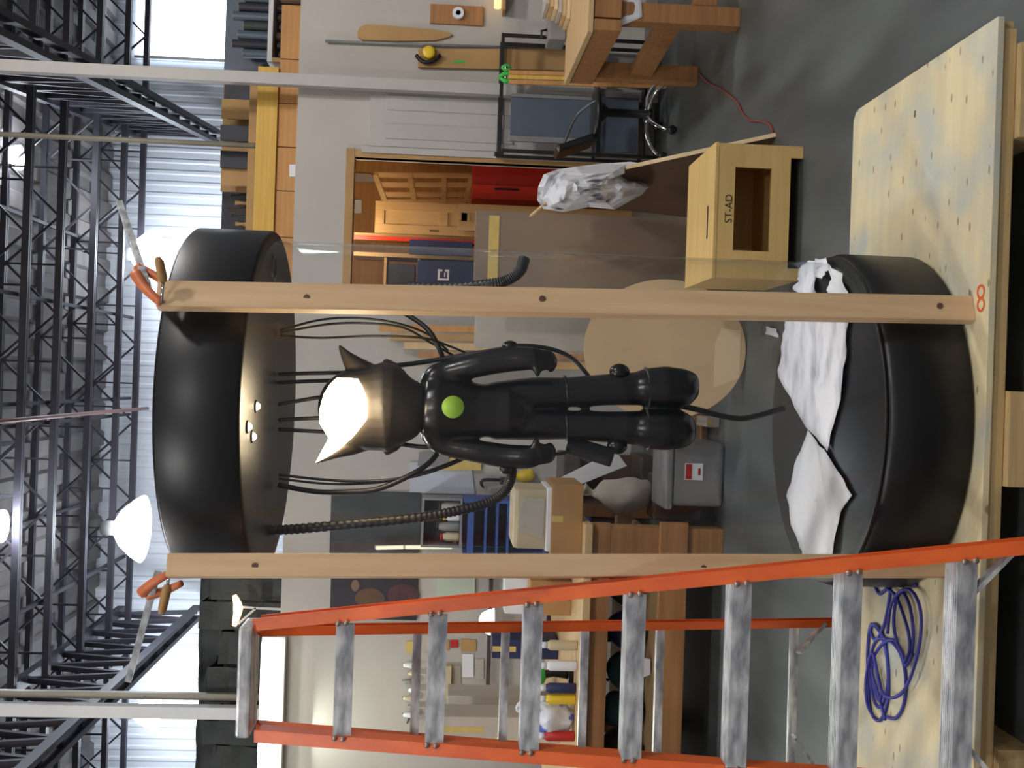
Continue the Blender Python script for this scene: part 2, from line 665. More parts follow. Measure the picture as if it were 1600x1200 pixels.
ga, gb = P(338, 214, 19.3), P(125, 102, 11.9)
girder(ga, gb + (gb - ga) * .35, 1.35, 14, 'dark steel truss girder slanting up to the right over the loft')
ga, gb = P(308, 956, 19.3), P(85, 1168, 12.2)
girder(ga, gb + (gb - ga) * .35, 1.3, 14, 'dark steel truss girder slanting up to the left behind the ladder')

# columns and poles
c0 = P(300, 118, 9.45)
tg = struct(mk('trim_4', g_box((c0.x - .05, 9.4, 0), (c0.x + .05, 9.5, ZJ - .3)), M_door, bev=.006))
c0 = P(250, 221, 9.9)
struct(mk('trim_5', g_tube([(c0.x, 9.9, ztop - .6), (c0.x, 9.9, ZJ)], .024, 10), M_pole, smooth=True))
c0 = P(280, 1112, 10.)
struct(mk('trim_6', g_box((c0.x - .055, 9.95, ztop - .7), (c0.x + .055, 10.06, ZJ - .5)), M_white, bev=.006))
c0 = P(200, 1086, 10.2)
struct(mk('trim_7', g_box((c0.x - .03, 10.17, ztop - .7), (c0.x + .03, 10.23, ZJ + .2)), M_pole, bev=.004))

# door in the partition wall
l, r, b, t_ = rect(578, 148, 1032, 240, YW)
d = struct(mk('door_1', g_box((l, YW - .045, 0), (r, YW - .001, t_)), M_door, bev=.004))
mk('door_panel', g_box((l + .07, YW - .056, 1.25), (l + .20, YW - .046, t_ - .14)), M_door, d, bev=.004)
mk('door_panel', g_box((r - .20, YW - .056, 1.25), (r - .07, YW - .046, t_ - .14)), M_door, d, bev=.004)
k = P(718, 193, YW - .08)
mk('door_knob', g_lathe([(.02, 0), (.02, .025), (.04, .03), (.045, .05), (.03, .065), (0, .07)], (k.x, YW - .046, k.z), 16, 'y'), M_white, d, smooth=True).rotation_euler = (0, 0, math.pi)
struct(mk('trim_8', g_box((r + .003, YW - .05, 0), (r + .06, YW - .001, t_ + .06)), M_door, bev=.003))
struct(mk('trim_9', g_box((l - .06, YW - .05, 0), (l - .003, YW - .001, t_ + .06)), M_door, bev=.003))

# added emissive panel standing in for a bright lit patch of far wall
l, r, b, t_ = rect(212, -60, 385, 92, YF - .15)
wn = struct(mk('window_1', g_box((l, YF - .10, b), (r, YF - .06, t_)), M_wall_glow))
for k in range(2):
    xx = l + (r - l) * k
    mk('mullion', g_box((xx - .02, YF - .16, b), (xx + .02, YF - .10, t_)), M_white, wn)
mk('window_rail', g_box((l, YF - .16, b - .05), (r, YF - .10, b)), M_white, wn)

# ================================================================== HIGH-BAY LAMPS
def high_bay(p, label, watts, rad=.30, col=(1.0, .955, .88)):
    t = T('high_bay_lamp', p, label, 'lamp', 'high-bay lamps of the hall')
    p = Vector(p)
    mk('hook_rod', g_tube([p + Vector((0, 0, .5)), (p.x, p.y, ZJ + .85)], .012, 6), M_steel, t)
    mk('ballast', g_lathe([(.09, .30), (.11, .32), (.11, .5), (.08, .52)], p, 16), M_grey, t, smooth=True)
    mk('reflector', g_lathe([(rad * .3, .30), (rad * .55, .22), (rad * .85, .05), (rad, -.08), (rad * .98, -.08), (rad * .8, .05), (rad * .5, .21)], p, 24), M_lamp_glass, t, smooth=True)  # emissive and widened in place of the bloom round the bulb
    mk('bulb', g_ball(p + Vector((0, 0, .04)), .09, .09, .15, 12, 8), M_lamp_glass, t, smooth=True)
    add_light('high_bay_light', 'POINT', p + Vector((0, 0, -.25)), watts, col, .22, t)
    return t


high_bay(P(236, 398, 18.2), 'glaring high-bay lamp beside the drum top, right of the pine post', 190, .44, (.80, .90, 1.0))
high_bay(P(214, 826, 16.5), 'large glaring high-bay lamp left of the black drum top', 190, .50, (.80, .90, 1.0))
high_bay(P(22, 246, 15.0), 'small high-bay lamp among the joists at the upper right', 70, .17, (.85, .92, 1.0))
high_bay(P(-6, 822, 13.5), 'high-bay lamp cut off by the picture edge above the drum', 70, .2, (.85, .92, 1.0))
high_bay((-5.6, 18.2, P(255, 1180, 18.2).z + .2), 'high-bay lamp near the far wall behind the ladder top', 260, .30, (.80, .90, 1.0))
for i, (xx, yy, wt) in enumerate(((3.6, 5.6, 1.0), (-3.4, 6.0, .8), (3.8, .5, 1.3), (-3.2, 0.2, .8), (0.4, -2.5, .7))):  # unseen lamps added as key lights for the near hall
    high_bay((xx, yy, 5.9), ['high-bay lamp over the workbench on the right, out of view', 'high-bay lamp over the left bench, out of view',
                             'high-bay lamp right of the viewer, out of view', 'high-bay lamp left of the viewer, out of view',
                             'high-bay lamp behind the viewer, out of view'][i], HIGH_BAY_W * wt)

# ================================================================== PLATFORM
ZP = .18
PX0, PX1, PY0, PY1 = -1.42, PZ(1560, 25, ZP).x, PZ(1541, 600, ZP).y, PZ(1335, 150, ZP).y
pl = T('plywood_platform', (0, 3.7, 0), 'low wide plywood platform on timber runners under the black drum', 'platform')
top = mk('plywood_top', g_prism([(PX0, PY0, ZP - .02), (PX1, PY0, ZP - .02), (PX1, PY1 - .03, ZP - .02), (PX1 - .035, PY1, ZP - .02), (PX0, PY1, ZP - .02)], (0, 0, .02)), M_ply, pl, bev=.002)
for yy in (PY0 + .012, PY0 + .56, PY1 - .05):
    mk('frame_board', g_box((PX0 + .02, yy, ZP - .064), (PX1 - .03, yy + .038, ZP - .0205)), M_pine, pl, bev=.002)
mk('end_board', g_box((PX1 - .028, PY0 + .03, ZP - .064), (PX1 - .002, PY1 - .06, ZP - .0205)), M_pine, pl, bev=.002)
for xa in (P(1590, 160, 3.15).x - .12, P(1590, 680, 3.15).x - .15, PX0 + .12):
    mk('runner', g_box((xa, PY0 - .012, 0), (xa + .28, PY1 - .02, ZP - .066)), M_pine, pl, bev=.003)
# the orange 8 drawn at the front edge
e = PZ(1533, 456, ZP)
e2 = PZ(1533, 476, ZP)
ring = []
for c in (e, e2):
    rr = []
    for k in range(24):
        a = 2 * math.pi * k / 24
        rr.append(Vector((c.x + .0185 * math.cos(a), c.y + .020 * math.sin(a), ZP + .0012)))
    rr.append(rr[0])
    ring.append(g_tube(rr, .0045, 6, cap=False, flat=.25, flatdir=Vector((0, 0, 1))))
mk('number_eight', join(*ring), M_orange_mark, pl, label='orange figure 8 written at the front edge')
c = PZ(1518, 466, ZP)
mk('metal_clip', g_tube([(c.x - .02, c.y + .004, ZP + .003), (c.x, c.y - .008, ZP + .006), (c.x + .022, c.y + .003, ZP + .003)], .003, 6, sub=3), M_chrome, pl)
for q in ((1340, 170), (1430, 178)):
    c = PZ(q[0], q[1], ZP)
    mk('staple_mark', g_box((c.x - .012, c.y - .004, ZP + .0002), (c.x + .012, c.y + .004, ZP + .0012)), M_ink, pl)

# ================================================================== DRUMS, TUBE
YB = 3.715
DC = Vector((P(1290, 655, YB).x, YB, 0))
DR = .571


def drum_prof(z0, z1, groove):
    return [(0, z0), (DR - .012, z0), (DR, z0 + .01), (DR, z1 - .012), (DR - .012, z1), (0, z1)]


# lower drum
zb0 = ZP
zb1 = P(1282, 651, YB).z
ld = T('lower_drum', (DC.x, DC.y, zb0), 'black lower drum of the display standing on the plywood platform', 'drum')
mk('drum_wall', g_lathe([(DR - .02, zb0 + .001), (DR, zb0 + .012), (DR, zb1 - .035), (DR - .006, zb1 - .025), (DR - .01, zb1 - .012), (DR - .02, zb1 - .012)], DC, 96), M_drum, ld, smooth=True)
mk('top_plate', g_lathe([(DR - .010, zb1 - .0115), (DR - .010, zb1 - .002), (DR - .013, zb1), (0, zb1)], DC, 96), M_drum, ld, smooth=True)
# upper drum
zu0 = P(425, 620, YB).z
zu1 = P(237, 620, YB - DR).z
ud = T('upper_drum', (DC.x, DC.y, zu0), 'black upper drum above the hanging figure', 'drum')
mk('drum_wall', g_lathe([(DR - .03, zu0), (DR - .004, zu0), (DR, zu0 + .006), (DR, zu1 - .01), (DR - .01, zu1), (0, zu1)], DC, 96), M_drum, ud, smooth=True)
mk('underside_plate', g_lathe([(0, zu0 + .001), (DR - .03, zu0 + .001), (DR - .03, zu0 + .02), (0, zu0 + .02)], DC, 96), M_drum, ud, smooth=True)
for q in ((402, 635), (389, 667), (396, 682)):  # glowing balls made up for the reflections of the lit head
    c = PZ(q[0], q[1], zu0 - .006)
    c.y = max(c.y, DC.y - DR + .07)
    s = mk('spot_ring', g_lathe([(.013, .018), (.020, .016), (.020, -.004), (.016, -.006), (.013, -.002)], (c.x, c.y, zu0), 16), M_drum, ud, smooth=True)
    mk('spot_bulb', g_ball((c.x, c.y, zu0 - .004), .012, .012, .012, 12, 8), M_glint, s, smooth=True)
# hole plate on the right of the underside
c = PZ(428, 418, zu0)
mk('cable_port', g_lathe([(.05, .012), (.05, -.003), (.03, -.004), (.03, .006)], (c.x, c.y, zu0), 24), M_black, ud, smooth=True)

# clear acrylic tube
tb = mk('acrylic_tube', g_lathe([(DR * .945, zb1 + .001), (DR * .945, zu0 - .001)], DC, 96), M_acrylic, smooth=True)
me = tb.data
bm = bmesh.new()
bm.from_mesh(me)
bmesh.ops.delete(bm, geom=[f for f in bm.faces if len(f.verts) > 4], context='FACES')
bm.to_mesh(me)
bm.free()
tag(tb, 'clear acrylic tube standing between the two black drums', 'tube')

# ================================================================== POSTS AND CLAMPS
def post(xt, yt0, yt1, xb, yb0, yb1, Yt, Yb, zb, label, knots):
    """2x4 post seen on its broad face, standing on the platform"""
    a0, a1 = P(xt, yt0, Yt), P(xt, yt1, Yt)
    b0, b1 = P(xb, yb0, Yb), P(xb, yb1, Yb)
    for q, s in ((b0, a0), (b1, a1)):
        f = (q.z - zb) / (s.z - q.z)
        q += (q - s) * f
    t = (a0 + a1) / 2
    bt = (b0 + b1) / 2
    wv = (a0 - a1).length
    root = T('pine_post', bt, label, 'post', 'pine posts clamped to the drums')
    mk('timber', g_bar(bt, t, wv * .88, .042, up=Vector((.34, -1, 0))), M_post, root, bev=.005)
    for kx, side in knots:
        z = P(kx, (yt0 + yt1) / 2, Yt).z
        f = (z - bt.z) / (t.z - bt.z)
        c = bt.lerp(t, f)
        mk('knot', g_lathe([(.009, 0), (.010, .0008), (0, .001)], (c.x + side * .3, c.y - .0225, c.z), 12, 'y'), M_brown, root)
    return t, bt


pt_r, pb_r = post(247, 437, 487, 1516, 459, 510, 3.13, 3.20, ZP, 'pine post in front of the drums, right of the figure', ((848, .03), (1480, .03), (480, 0)))
pt_l, pb_l = post(262, 863, 905, 1290, 864, 905, 3.25, 3.28, ZP, 'pine post left of the figure behind the orange ladder', ((400, .01), (1100, -.01)))


def clamp(bar0, bar1, j0, j1, h0, h1, label):
    t = T('bar_clamp', bar1, label, 'clamp', 'bar clamps on the posts')
    mk('bar', g_bar(bar0, bar1, .022, .02), M_alu, t, bev=.001)
    d = (Vector(j1) - Vector(j0))
    mk('jaw', g_tube([j0, Vector(j0) + d * .5 + Vector((0, -.005, .008)), j1], [.018, .014, .011], 8, sub=4), M_clamp, t, smooth=True)
    q = Vector(bar0).lerp(Vector(bar1), .80)
    mk('sliding_jaw', g_tube([q + Vector((0, 0, .012)), q + d * .30 + Vector((0, 0, -.02)), q + d * .7 + Vector((0, 0, -.035))], [.015, .013, .010], 8, sub=4), M_clamp, t, smooth=True)
    s = mk('screw', g_tube([j1, Vector(j1).lerp(Vector(h0), .6), h0], .005, 8), M_chrome, t, smooth=True)
    mk('handle', g_tube([h0, Vector(h0).lerp(Vector(h1), .15), Vector(h0).lerp(Vector(h1), .8), h1], [.010, .014, .013, .008], 10), M_handle, t, smooth=True)


clamp(P(187, 318, 3.55), P(230, 446, 3.15), P(212, 428, 3.17), P(252, 474, 3.095), P(255, 440, 3.08), P(247, 402, 3.05), 'orange-jawed bar clamp on top of the right pine post')
clamp(P(201, 1062, 3.55), P(246, 896, 3.29), P(222, 926, 3.29), P(264, 896, 3.25), P(262, 914, 3.23), P(252, 960, 3.21), 'orange-jawed bar clamp on top of the left pine post')

# ================================================================== THE HANGING FIGURE

def B(x, y, dy=0):
    return P(x, y, YB + dy)


pxm = YB / FPX
fig = T('hanging_figure', B(1085, 636), 'black suited sculpture figure with horned glowing head hanging inside the tube', 'sculpture')
parts = []
# torso: loft of elliptical sections
tor = [(652, 636, 22, .055), (664, 637, 46, .075), (682, 638, 52, .095), (710, 638, 47, .10), (745, 641, 42, .09), (775, 642, 42, .085), (795, 643, 45, .09), (815, 642, 36, .08), (832, 641, 18, .05)]
parts.append(g_tube([B(a, b) for a, b, c, d in tor], [c * pxm for a, b, c, d in tor], 20, sub=3, flat=.85, flatdir=Vector((0, 1, 0))))
parts.append(g_tube([B(640, 636), B(670, 636)], .045, 14))
# legs with rounded boots
parts.append(g_tube([B(770, 622), B(835, 614), B(883, 613), B(950, 609), B(1004, 607)], [r * pxm for r in (25, 25, 24, 25, 27)], 18, sub=4))
parts.append(g_tube([B(1000, 607), B(1012, 606, -.005), B(1040, 605, -.012), B(1066, 606, -.014), B(1080, 606, -.012), B(1088, 607, -.01), B(1092, 607, -.01)], [r * pxm for r in (28, 31, 33, 31, 26, 17, 5)], 18, sub=3))
parts.append(g_tube([B(770, 662), B(835, 663), B(883, 664), B(950, 667), B(1004, 669)], [r * pxm for r in (25, 25, 23, 25, 28)], 18, sub=4))
parts.append(g_tube([B(1000, 669), B(1012, 670, -.005), B(1038, 671, -.012), B(1062, 671, -.014), B(1075, 670, -.012), B(1083, 669, -.01), B(1087, 669, -.01)], [r * pxm for r in (29, 32, 33, 31, 26, 17, 5)], 18, sub=3))
# arms
parts.append(g_tube([B(674, 606), B(682, 589), B(700, 581), B(740, 571, -.02), B(785, 562, -.03), B(822, 560, -.05), B(842, 561, -.06)], [r * pxm for r in (20, 20, 19, 20, 21, 19, 16)], 16, sub=4))
parts.append(g_tube([B(674, 672), B(684, 687), B(702, 696), B(745, 705, -.02), B(785, 712, -.03), B(820, 714, -.05), B(838, 712, -.06)], [r * pxm for r in (20, 19, 18, 18, 19, 19, 16)], 16, sub=4))
# hands: palm, four curled fingers and a thumb each
for (hx, hy, s) in ((846, 563, 1), (844, 709, -1)):
    parts.append(g_ball(B(hx, hy, -.06), 17 * pxm, .03, 15 * pxm, 14, 10))
    for k in range(4):
        yy = hy - s * 12 + s * k * 7
        ln = (12, 16, 16, 12)[k]
        parts.append(g_tube([B(hx + 4, yy, -.062 - .01 * (k % 2)), B(hx + ln, yy + s * 1, -.07), B(hx + ln + 5, yy + s * 4, -.055), B(hx + ln, yy + s * 7, -.04)], [.012, .012, .011, .009], 10, sub=3))
    parts.append(g_tube([B(hx - 8, hy + s * 8, -.07), B(hx - 7, hy + s * 18, -.075), B(hx - 4, hy + s * 26, -.07)], [.015, .013, .008], 10, sub=3))
bo = mk('body', join(*parts), M_suit, fig, smooth=True)
md = bo.modifiers.new('skin', 'REMESH')
md.mode = 'VOXEL'
md.voxel_size = .0065
md.use_smooth_shade = True
sm = bo.modifiers.new('soft', 'SMOOTH')
sm.iterations = 9
sm.factor = .5


def ringband(x, y, r, thick=.007, lean=0):
    c = B(x, y)
    pts = []
    for k in range(25):
        a = 2 * math.pi * k / 24
        pts.append(c + Vector((r * math.cos(a), r * math.sin(a), lean * math.cos(a))))
    return g_tube(pts, thick, 6, cap=False)


for (x_, y_, r_) in ((884, 613, 25), (884, 664, 24.5), (1010, 606, 31), (1010, 670, 31.5)):
    mk('leg_band', ringband(x_, y_, r_ * pxm, .0045, .006), M_band if x_ > 900 else M_suit, fig, smooth=True)
for (x_, y_, r_, dy) in ((968, 581, 13, -.01), (964, 697, 13, -.01), (797, 543, 11, -.03), (790, 733, 8, -.03)):
    c = B(x_, y_, dy)
    mk('valve_knob', join(g_ball(c, r_ * pxm * 1.0, r_ * pxm, r_ * pxm * 1.25, 14, 10)), M_suit, fig, smooth=True)
# chest disc
c = B(708, 636, -.108)
mk('chest_disc', g_lathe([(.037, .008), (.0375, .001), (.034, -.002), (0, -.003)], c, 32, 'y'), M_green, fig, smooth=True, label='flat green disc on the chest')
# thigh-side barrel
mk('side_barrel', g_bar(B(886, 694), B(958, 716, -.03), .05, .05), M_suit, fig, bev=.008)

# head: loft along a tilted axis with two horns and a glowing face
hd_sections = [(664, 636, 30), (654, 636, 40), (642, 637, 49), (628, 637, 58), (614, 636, 67), (602, 636, 70), (590, 637, 67), (572, 638, 65), (552, 638, 62), (532, 640, 54), (515, 643, 41), (504, 645, 26), (498, 646, 8)]
hp = [g_tube([B(a, b, -.01) for a, b, c in hd_sections], [c * pxm for a, b, c in hd_sections], 28, sub=2, flat=.92, flatdir=Vector((0, 1, 0)))]
hp.append(g_tube([B(575, 590, .0), B(556, 573, -.01), B(541, 556, -.015), B(529, 538, -.02)], [25 * pxm, 17 * pxm, 9 * pxm, .002], 14, sub=3))
hp.append(g_tube([B(575, 676, .0), B(545, 694, -.01), B(520, 708, -.015), B(491, 724, -.02)], [28 * pxm, 19 * pxm, 9.5 * pxm, .002], 14, sub=3))
# cheek flanges
hp.append(g_tube([B(612, 588), B(606, 572), B(602, 561)], [.05, .032, .006], 10))
hp.append(g_tube([B(612, 684), B(608, 700), B(603, 711)], [.05, .030, .005], 10))
hd = mk('head', join(*hp), M_helm, fig, smooth=True)
md = hd.modifiers.new('skin', 'REMESH')
md.mode = 'VOXEL'
md.voxel_size = .005
md.use_smooth_shade = True
sm = hd.modifiers.new('soft', 'SMOOTH')
sm.iterations = 2

face = [(509, 708), (520, 696), (512, 682), (500, 662), (499, 642), (506, 616), (516, 600), (527, 590), (545, 591), (559, 592), (566, 604), (573, 622), (574, 640), (573, 655), (563, 668), (552, 682), (541, 692), (530, 702), (513, 713), (493, 723)]
fc = Vector((537, 643))
vs, fs = [], []
NR = 6
nf = len(face)
for j in range(NR + 1):
    s = 1 - j / NR
    for (a, b) in face:
        q = fc + (Vector((a, b)) - fc) * s
        # follow the dome of the helmet, a little proud of it
        hr = 66 * pxm
        dd = min(1.0, ((q.x - 575) / 80) ** 2 * .75 + ((q.y - 638) / 72) ** 2)
        dep = -.012 - hr * .98 * math.sqrt(max(.0, 1 - dd)) - .012
        if q.y > 696:
            dep = -.055
        vs.append(B(q.x, q.y, dep))
for j in range(NR):
    for i in range(nf):
        i2 = (i + 1) % nf
        fs.append((j * nf + i, j * nf + i2, (j + 1) * nf + i2, (j + 1) * nf + i))
fo = mk('glowing_face', (vs, fs), M_face, fig, smooth=True, label='blazing warm white face panel', solid=.004)
add_light('face_light', 'POINT', B(535, 640, -.24), 6, (1, .78, .5), .07, fig)

# cables from the drum to the figure
def cable(name, pts, r, label, cat='cable', mt=None, group='black cables of the display'):
    v = mk(name, g_tube([B(*p) for p in pts], r, 8, sub=6), mt or M_cable, smooth=True)
    return tag(v, label, cat, group)


zc = 3
cable('thin_cable', [(438, 516, .1), (500, 500, .06), (560, 497, .03), (620, 505, .02), (668, 522, .05), (700, 548, .08)], .0042, 'thin black cable bowing out right of the head, outermost')
cable('thin_cable', [(438, 520, .1), (510, 507, .06), (570, 505, .03), (630, 512, .02), (672, 535, .06), (716, 560, .08)], .0042, 'thin black cable just inside the outermost one right of the head')
cable('thin_cable', [(438, 524, .1), (500, 528, .06), (580, 525, .03), (660, 528, .02), (700, 540, .05), (738, 556, .06)], .0042, 'thin straighter black cable right of the head, innermost')
cable('thick_cable', [(600, 470, .16), (640, 494, .12), (668, 515, .06), (684, 540, .04), (694, 566, .06)], .0095, 'thick black cable from behind the pine post to the right shoulder')
cable('back_cable', [(613, 572, .03), (660, 566, .05), (720, 556, .04), (790, 545, .0)], .0085, 'black cable from the back of the head to the right forearm')
cable('wrist_cable', [(800, 540, .02), (835, 541, .02), (870, 548, .02), (895, 561, .02), (915, 582, .02), (930, 600, .03)], .0075, 'black cable arching from the right wrist to the leg')
cable('thin_cable', [(436, 742, .1), (500, 749, .06), (560, 752, .02), (620, 748, .0), (680, 732, .02), (730, 712, .05)], .0048, 'thin black cable left of the head, upper of the left bundle')
cable('thin_cable', [(436, 748, .1), (510, 756, .06), (580, 755, .02), (650, 744, .0), (700, 728, .02), (745, 708, .05)], .0042, 'thin black cable left of the head, second of the left bundle')
cable('thick_cable', [(436, 758, .12), (490, 768, .06), (540, 769, .02), (590, 764, .0), (640, 743, .0), (672, 722, .03), (690, 698, .06)], .0095, 'thick black cable looping left of the head to the left shoulder')
cable('neck_cable', [(606, 690, .05), (640, 696, .06), (668, 698, .05), (700, 694, .04)], .008, 'short black cable from head to left shoulder')
cable('elbow_cable', [(856, 710, -.02), (880, 708, -.02), (900, 700, 0), (910, 690, .02)], .006, 'short black cable under the left hand')
cable('foot_cable', [(1062, 634, .02), (1090, 640, .02), (1120, 648, .02), (1157, 654, .02), (1190, 648, .03), (1217, 640, .04), (1225, 638, .045)], .010, 'black cable from the boots down to the lower drum')
for i, (a, b_, c2, d2) in enumerate(((585, 582, .1, 552), (598, 594, .12, 540), (632, 616, .05, 530), (656, 652, .05, 520), (671, 676, .1, 530))):
    cable('hanging_wire', [(436, a, c2), (480, (a + b_) / 2, c2 * .5), (d2, b_, .03)], .007,
          'hanging wire above the glowing head, %s from the right' % ['first', 'second', 'third', 'fourth', 'fifth'][i], 'wire', group='hanging wires')


def hose(pts, r, label):
    """corrugated hose: radius ripples along its length"""
    path = smooth_path([B(*p) for p in pts], 24)
    rs = [r * (1.0 + .13 * math.sin(i * 2.05)) for i in range(len(path))]
    v = mk('corrugated_hose', g_tube(path, rs, 12), M_cable, smooth=True)
    return tag(v, label, 'hose', 'corrugated hoses')


hose([(415, 829, .05), (470, 826, .0), (560, 818, -.03), (650, 809, -.04), (710, 799, -.04), (760, 786, -.03), (786, 770, -.02), (798, 748, 0), (800, 724, .04)], .0165, 'corrugated black hose curving up from the left arm to the upper drum')
hose([(819, 404, .0), (812, 424, -.02), (792, 438, -.02), (760, 445, .0), (700, 450, .1), (640, 448, .2)], .0185, 'corrugated black hose end curving out beside the right pine post')

# ================================================================== PAPERS ON THE LOWER DRUM
def paper(name, outline, mt, label, lift=.008, amp=.012, seed=1, rings=7):
    c = Vector((sum(p[0] for p in outline) / len(outline), sum(p[1] for p in outline) / len(outline)))
    pts = []
    n = len(outline)
    for i in range(n):
        a, b = Vector(outline[i]), Vector(outline[(i + 1) % n])
        for k in range(5):
            q = a.lerp(b, k / 5)
            if k:
                q += Vector((random.uniform(-2, 2), random.uniform(-2, 2)))
            pts.append(q)
    n = len(pts)
    v, f = [], []
    for j in range(rings + 1):
        s = 1 - j / rings
        for q in pts:
            w_ = PZ(*(c + (q - c) * s), zb1 + .003)
            h = abs(mnoise.noise(Vector((w_.x * 9, w_.y * 9, seed)))) * amp + lift * (.3 + .7 * s)
            w_.z = zb1 + .003 + h
            v.append(w_)
    for j in range(rings):
        for i in range(n):
            i2 = (i + 1) % n
            f.append((j * n + i, j * n + i2, (j + 1) * n + i2, (j + 1) * n + i))
    o = mk(name, (v, f), mt, smooth=True, solid=.0012)
    return tag(o, label, 'paper', 'papers on the lower drum')


paper('crumpled_paper', [(1252, 428), (1262, 412), (1285, 404), (1303, 404), (1300, 420), (1296, 436), (1285, 432), (1268, 424), (1262, 436), (1276, 440), (1280, 462), (1255, 466), (1248, 450)], M_pap2, 'crumpled torn paper at the right rim of the lower drum', amp=.05, lift=.004)
paper('crumpled_paper', [(1303, 412), (1320, 430), (1328, 462), (1300, 462), (1298, 450), (1304, 430)], M_pap, 'small torn paper strip at the right rim of the lower drum', amp=.04, lift=.004, seed=3)
paper('smudged_sheet', [(1232, 490), (1328, 490), (1326, 560), (1313, 640), (1297, 705), (1264, 668), (1220, 590), (1226, 530)], M_pap2, 'large smudged white sheet on the lower drum, right of the figure foot cable', amp=.012, seed=5)
paper('white_sheet', [(1266, 672), (1297, 710), (1335, 774), (1318, 800), (1304, 877), (1264, 877), (1252, 850), (1232, 775), (1246, 725)], M_pap, 'plain white diamond-shaped sheet on the left of the lower drum', amp=.010, seed=9)
# small scrap behind the drum
sc = mk('paper_scrap', g_sheet([PZ(1198, 522, .012), PZ(1198, 510, .012), PZ(1212, 514, .012), PZ(1216, 528, .012)], 6, 6, .02, 20, 2), M_pap, smooth=True)
tag(sc, 'small white paper scrap on the floor behind the lower drum', 'paper')

# ================================================================== LADDER
lt = Vector((P(386, 1056, 3.62).x, 3.62, P(386, 1056, 3.62).z))
FR_T, FL_T = P(404, 981, 3.60), P(404, 1138, 3.60)


def ext0(a, b):
    """extend the line a-b down to the floor"""
    return a + (b - a) * (a.z / (a.z - b.z))


FR_B = ext0(FR_T, P(1590, 863, 2.90))
FL_B = ext0(FL_T, P(1150, 1193, 3.16))
RR_T, RL_T = P(404, 990, 3.66), P(404, 1130, 3.66)
RR_B = ext0(RR_T, P(1285, 977, 4.42))
RL_B = ext0(RL_T, P(1270, 1199, 4.40))
lad = T('stepladder', (FR_B + FL_B + RR_B + RL_B) / 4, 'orange fibreglass stepladder with aluminium steps straddling the platform', 'ladder')


def channel(name, a, b, outward, w=.07, th=.026, z=0):
    """C-shaped rail: web plus two flanges"""
    d = (b - a).normalized()
    out = (outward - d * outward.dot(d)).normalized()
    nrm = d.cross(out).normalized()
    g = [g_bar(a, b, .006, w, up=nrm)] if False else []
    # web
    def slab(c0, c1, half_o, half_n):
        v = []
        for p in (c0, c1):
            for s, t in ((-1, -1), (1, -1), (1, 1), (-1, 1)):
                v.append(p + out * s * half_o + nrm * t * half_n)
        return v, [(0, 1, 2, 3), (7, 6, 5, 4), (0, 4, 5, 1), (1, 5, 6, 2), (2, 6, 7, 3), (3, 7, 4, 0)]
    g.append(slab(a, b, .004, w / 2))
    for s in (-1, 1):
        o_ = nrm * s * (w / 2 - .003) - out * (th / 2) * (1 if z == 0 else -1)
        g.append(slab(a + o_, b + o_, th / 2, .0035))
    return join(*g)


mk('front_rail', channel('r', FR_B, FR_T, Vector((-1, 0, 0)), .065, .036), M_ladder, lad, label='orange front rail')
mk('front_rail', channel('r', FL_B, FL_T, Vector((1, 0, 0)), .065, .036), M_ladder, lad, label='orange front rail')
mk('rear_rail', channel('r', RR_B, RR_T, Vector((-1, 0, 0)), .05, .026), M_ladder, lad, label='orange rear rail')
mk('rear_rail', channel('r', RL_B, RL_T, Vector((1, 0, 0)), .05, .026), M_ladder, lad, label='orange rear rail')
for q, (a, b) in enumerate(((FR_B, FR_T), (FL_B, FL_T), (RR_B, RR_T), (RL_B, RL_T))):
    d = (b - a).normalized()
    mk('rubber_foot', g_bar(a + d * .002 + Vector((0, 0, .012)), a + d * .07, .06, .08), M_black, lad, bev=.006)
# top cap
cR, cL = P(385, 982, 3.63), P(385, 1128, 3.63)
mk('top_cap', g_box((cL.x - .03, 3.55, cL.z - .022), (cR.x + .02, 3.71, cL.z + .022)), M_alu, lad, bev=.01, label='pale aluminium top cap')


def at_z(a, b, z):
    return a + (b - a) * ((z - a.z) / (b.z - a.z))


# front steps
for xs in (526, 669, 816, 974, 1136, 1306, 1482):
    # find where the pixel row x = xs meets the plane of the front rails
    nrm = (FR_T - FR_B).cross(FL_B - FR_B).normalized()
    d = ray(xs, 1040)
    q = CAM + d * ((FR_B - CAM).dot(nrm) / d.dot(nrm))
    a, b = at_z(FR_B, FR_T, q.z), at_z(FL_B, FL_T, q.z)
    st = mk('step', join(g_box((b.x + .004, q.y - .038, q.z - .004), (a.x - .004, q.y + .04, q.z)),
                         g_box((b.x + .004, q.y - .038, q.z - .056), (a.x - .004, q.y - .033, q.z - .004)),
                         g_box((b.x + .004, q.y + .035, q.z - .03), (a.x - .004, q.y + .04, q.z - .004)),
                         *[g_box((b.x + .006, q.y - .03 + i * .012, q.z), (a.x - .006, q.y - .026 + i * .012, q.z + .0025)) for i in range(6)]), M_alu, lad, bev=0)
    for s, e, sg in ((a, b, -1), (b, a, 1)):
        for k in (-1, 1):
            dd = (FR_T - FR_B).normalized() if sg < 0 else (FL_T - FL_B).normalized()
            c = s + dd * k * .014 + Vector((0, -.047, -.018))
            mk('rivet', g_ball(c, .0095, .006, .0095, 10, 6), M_rivet, st, smooth=True)
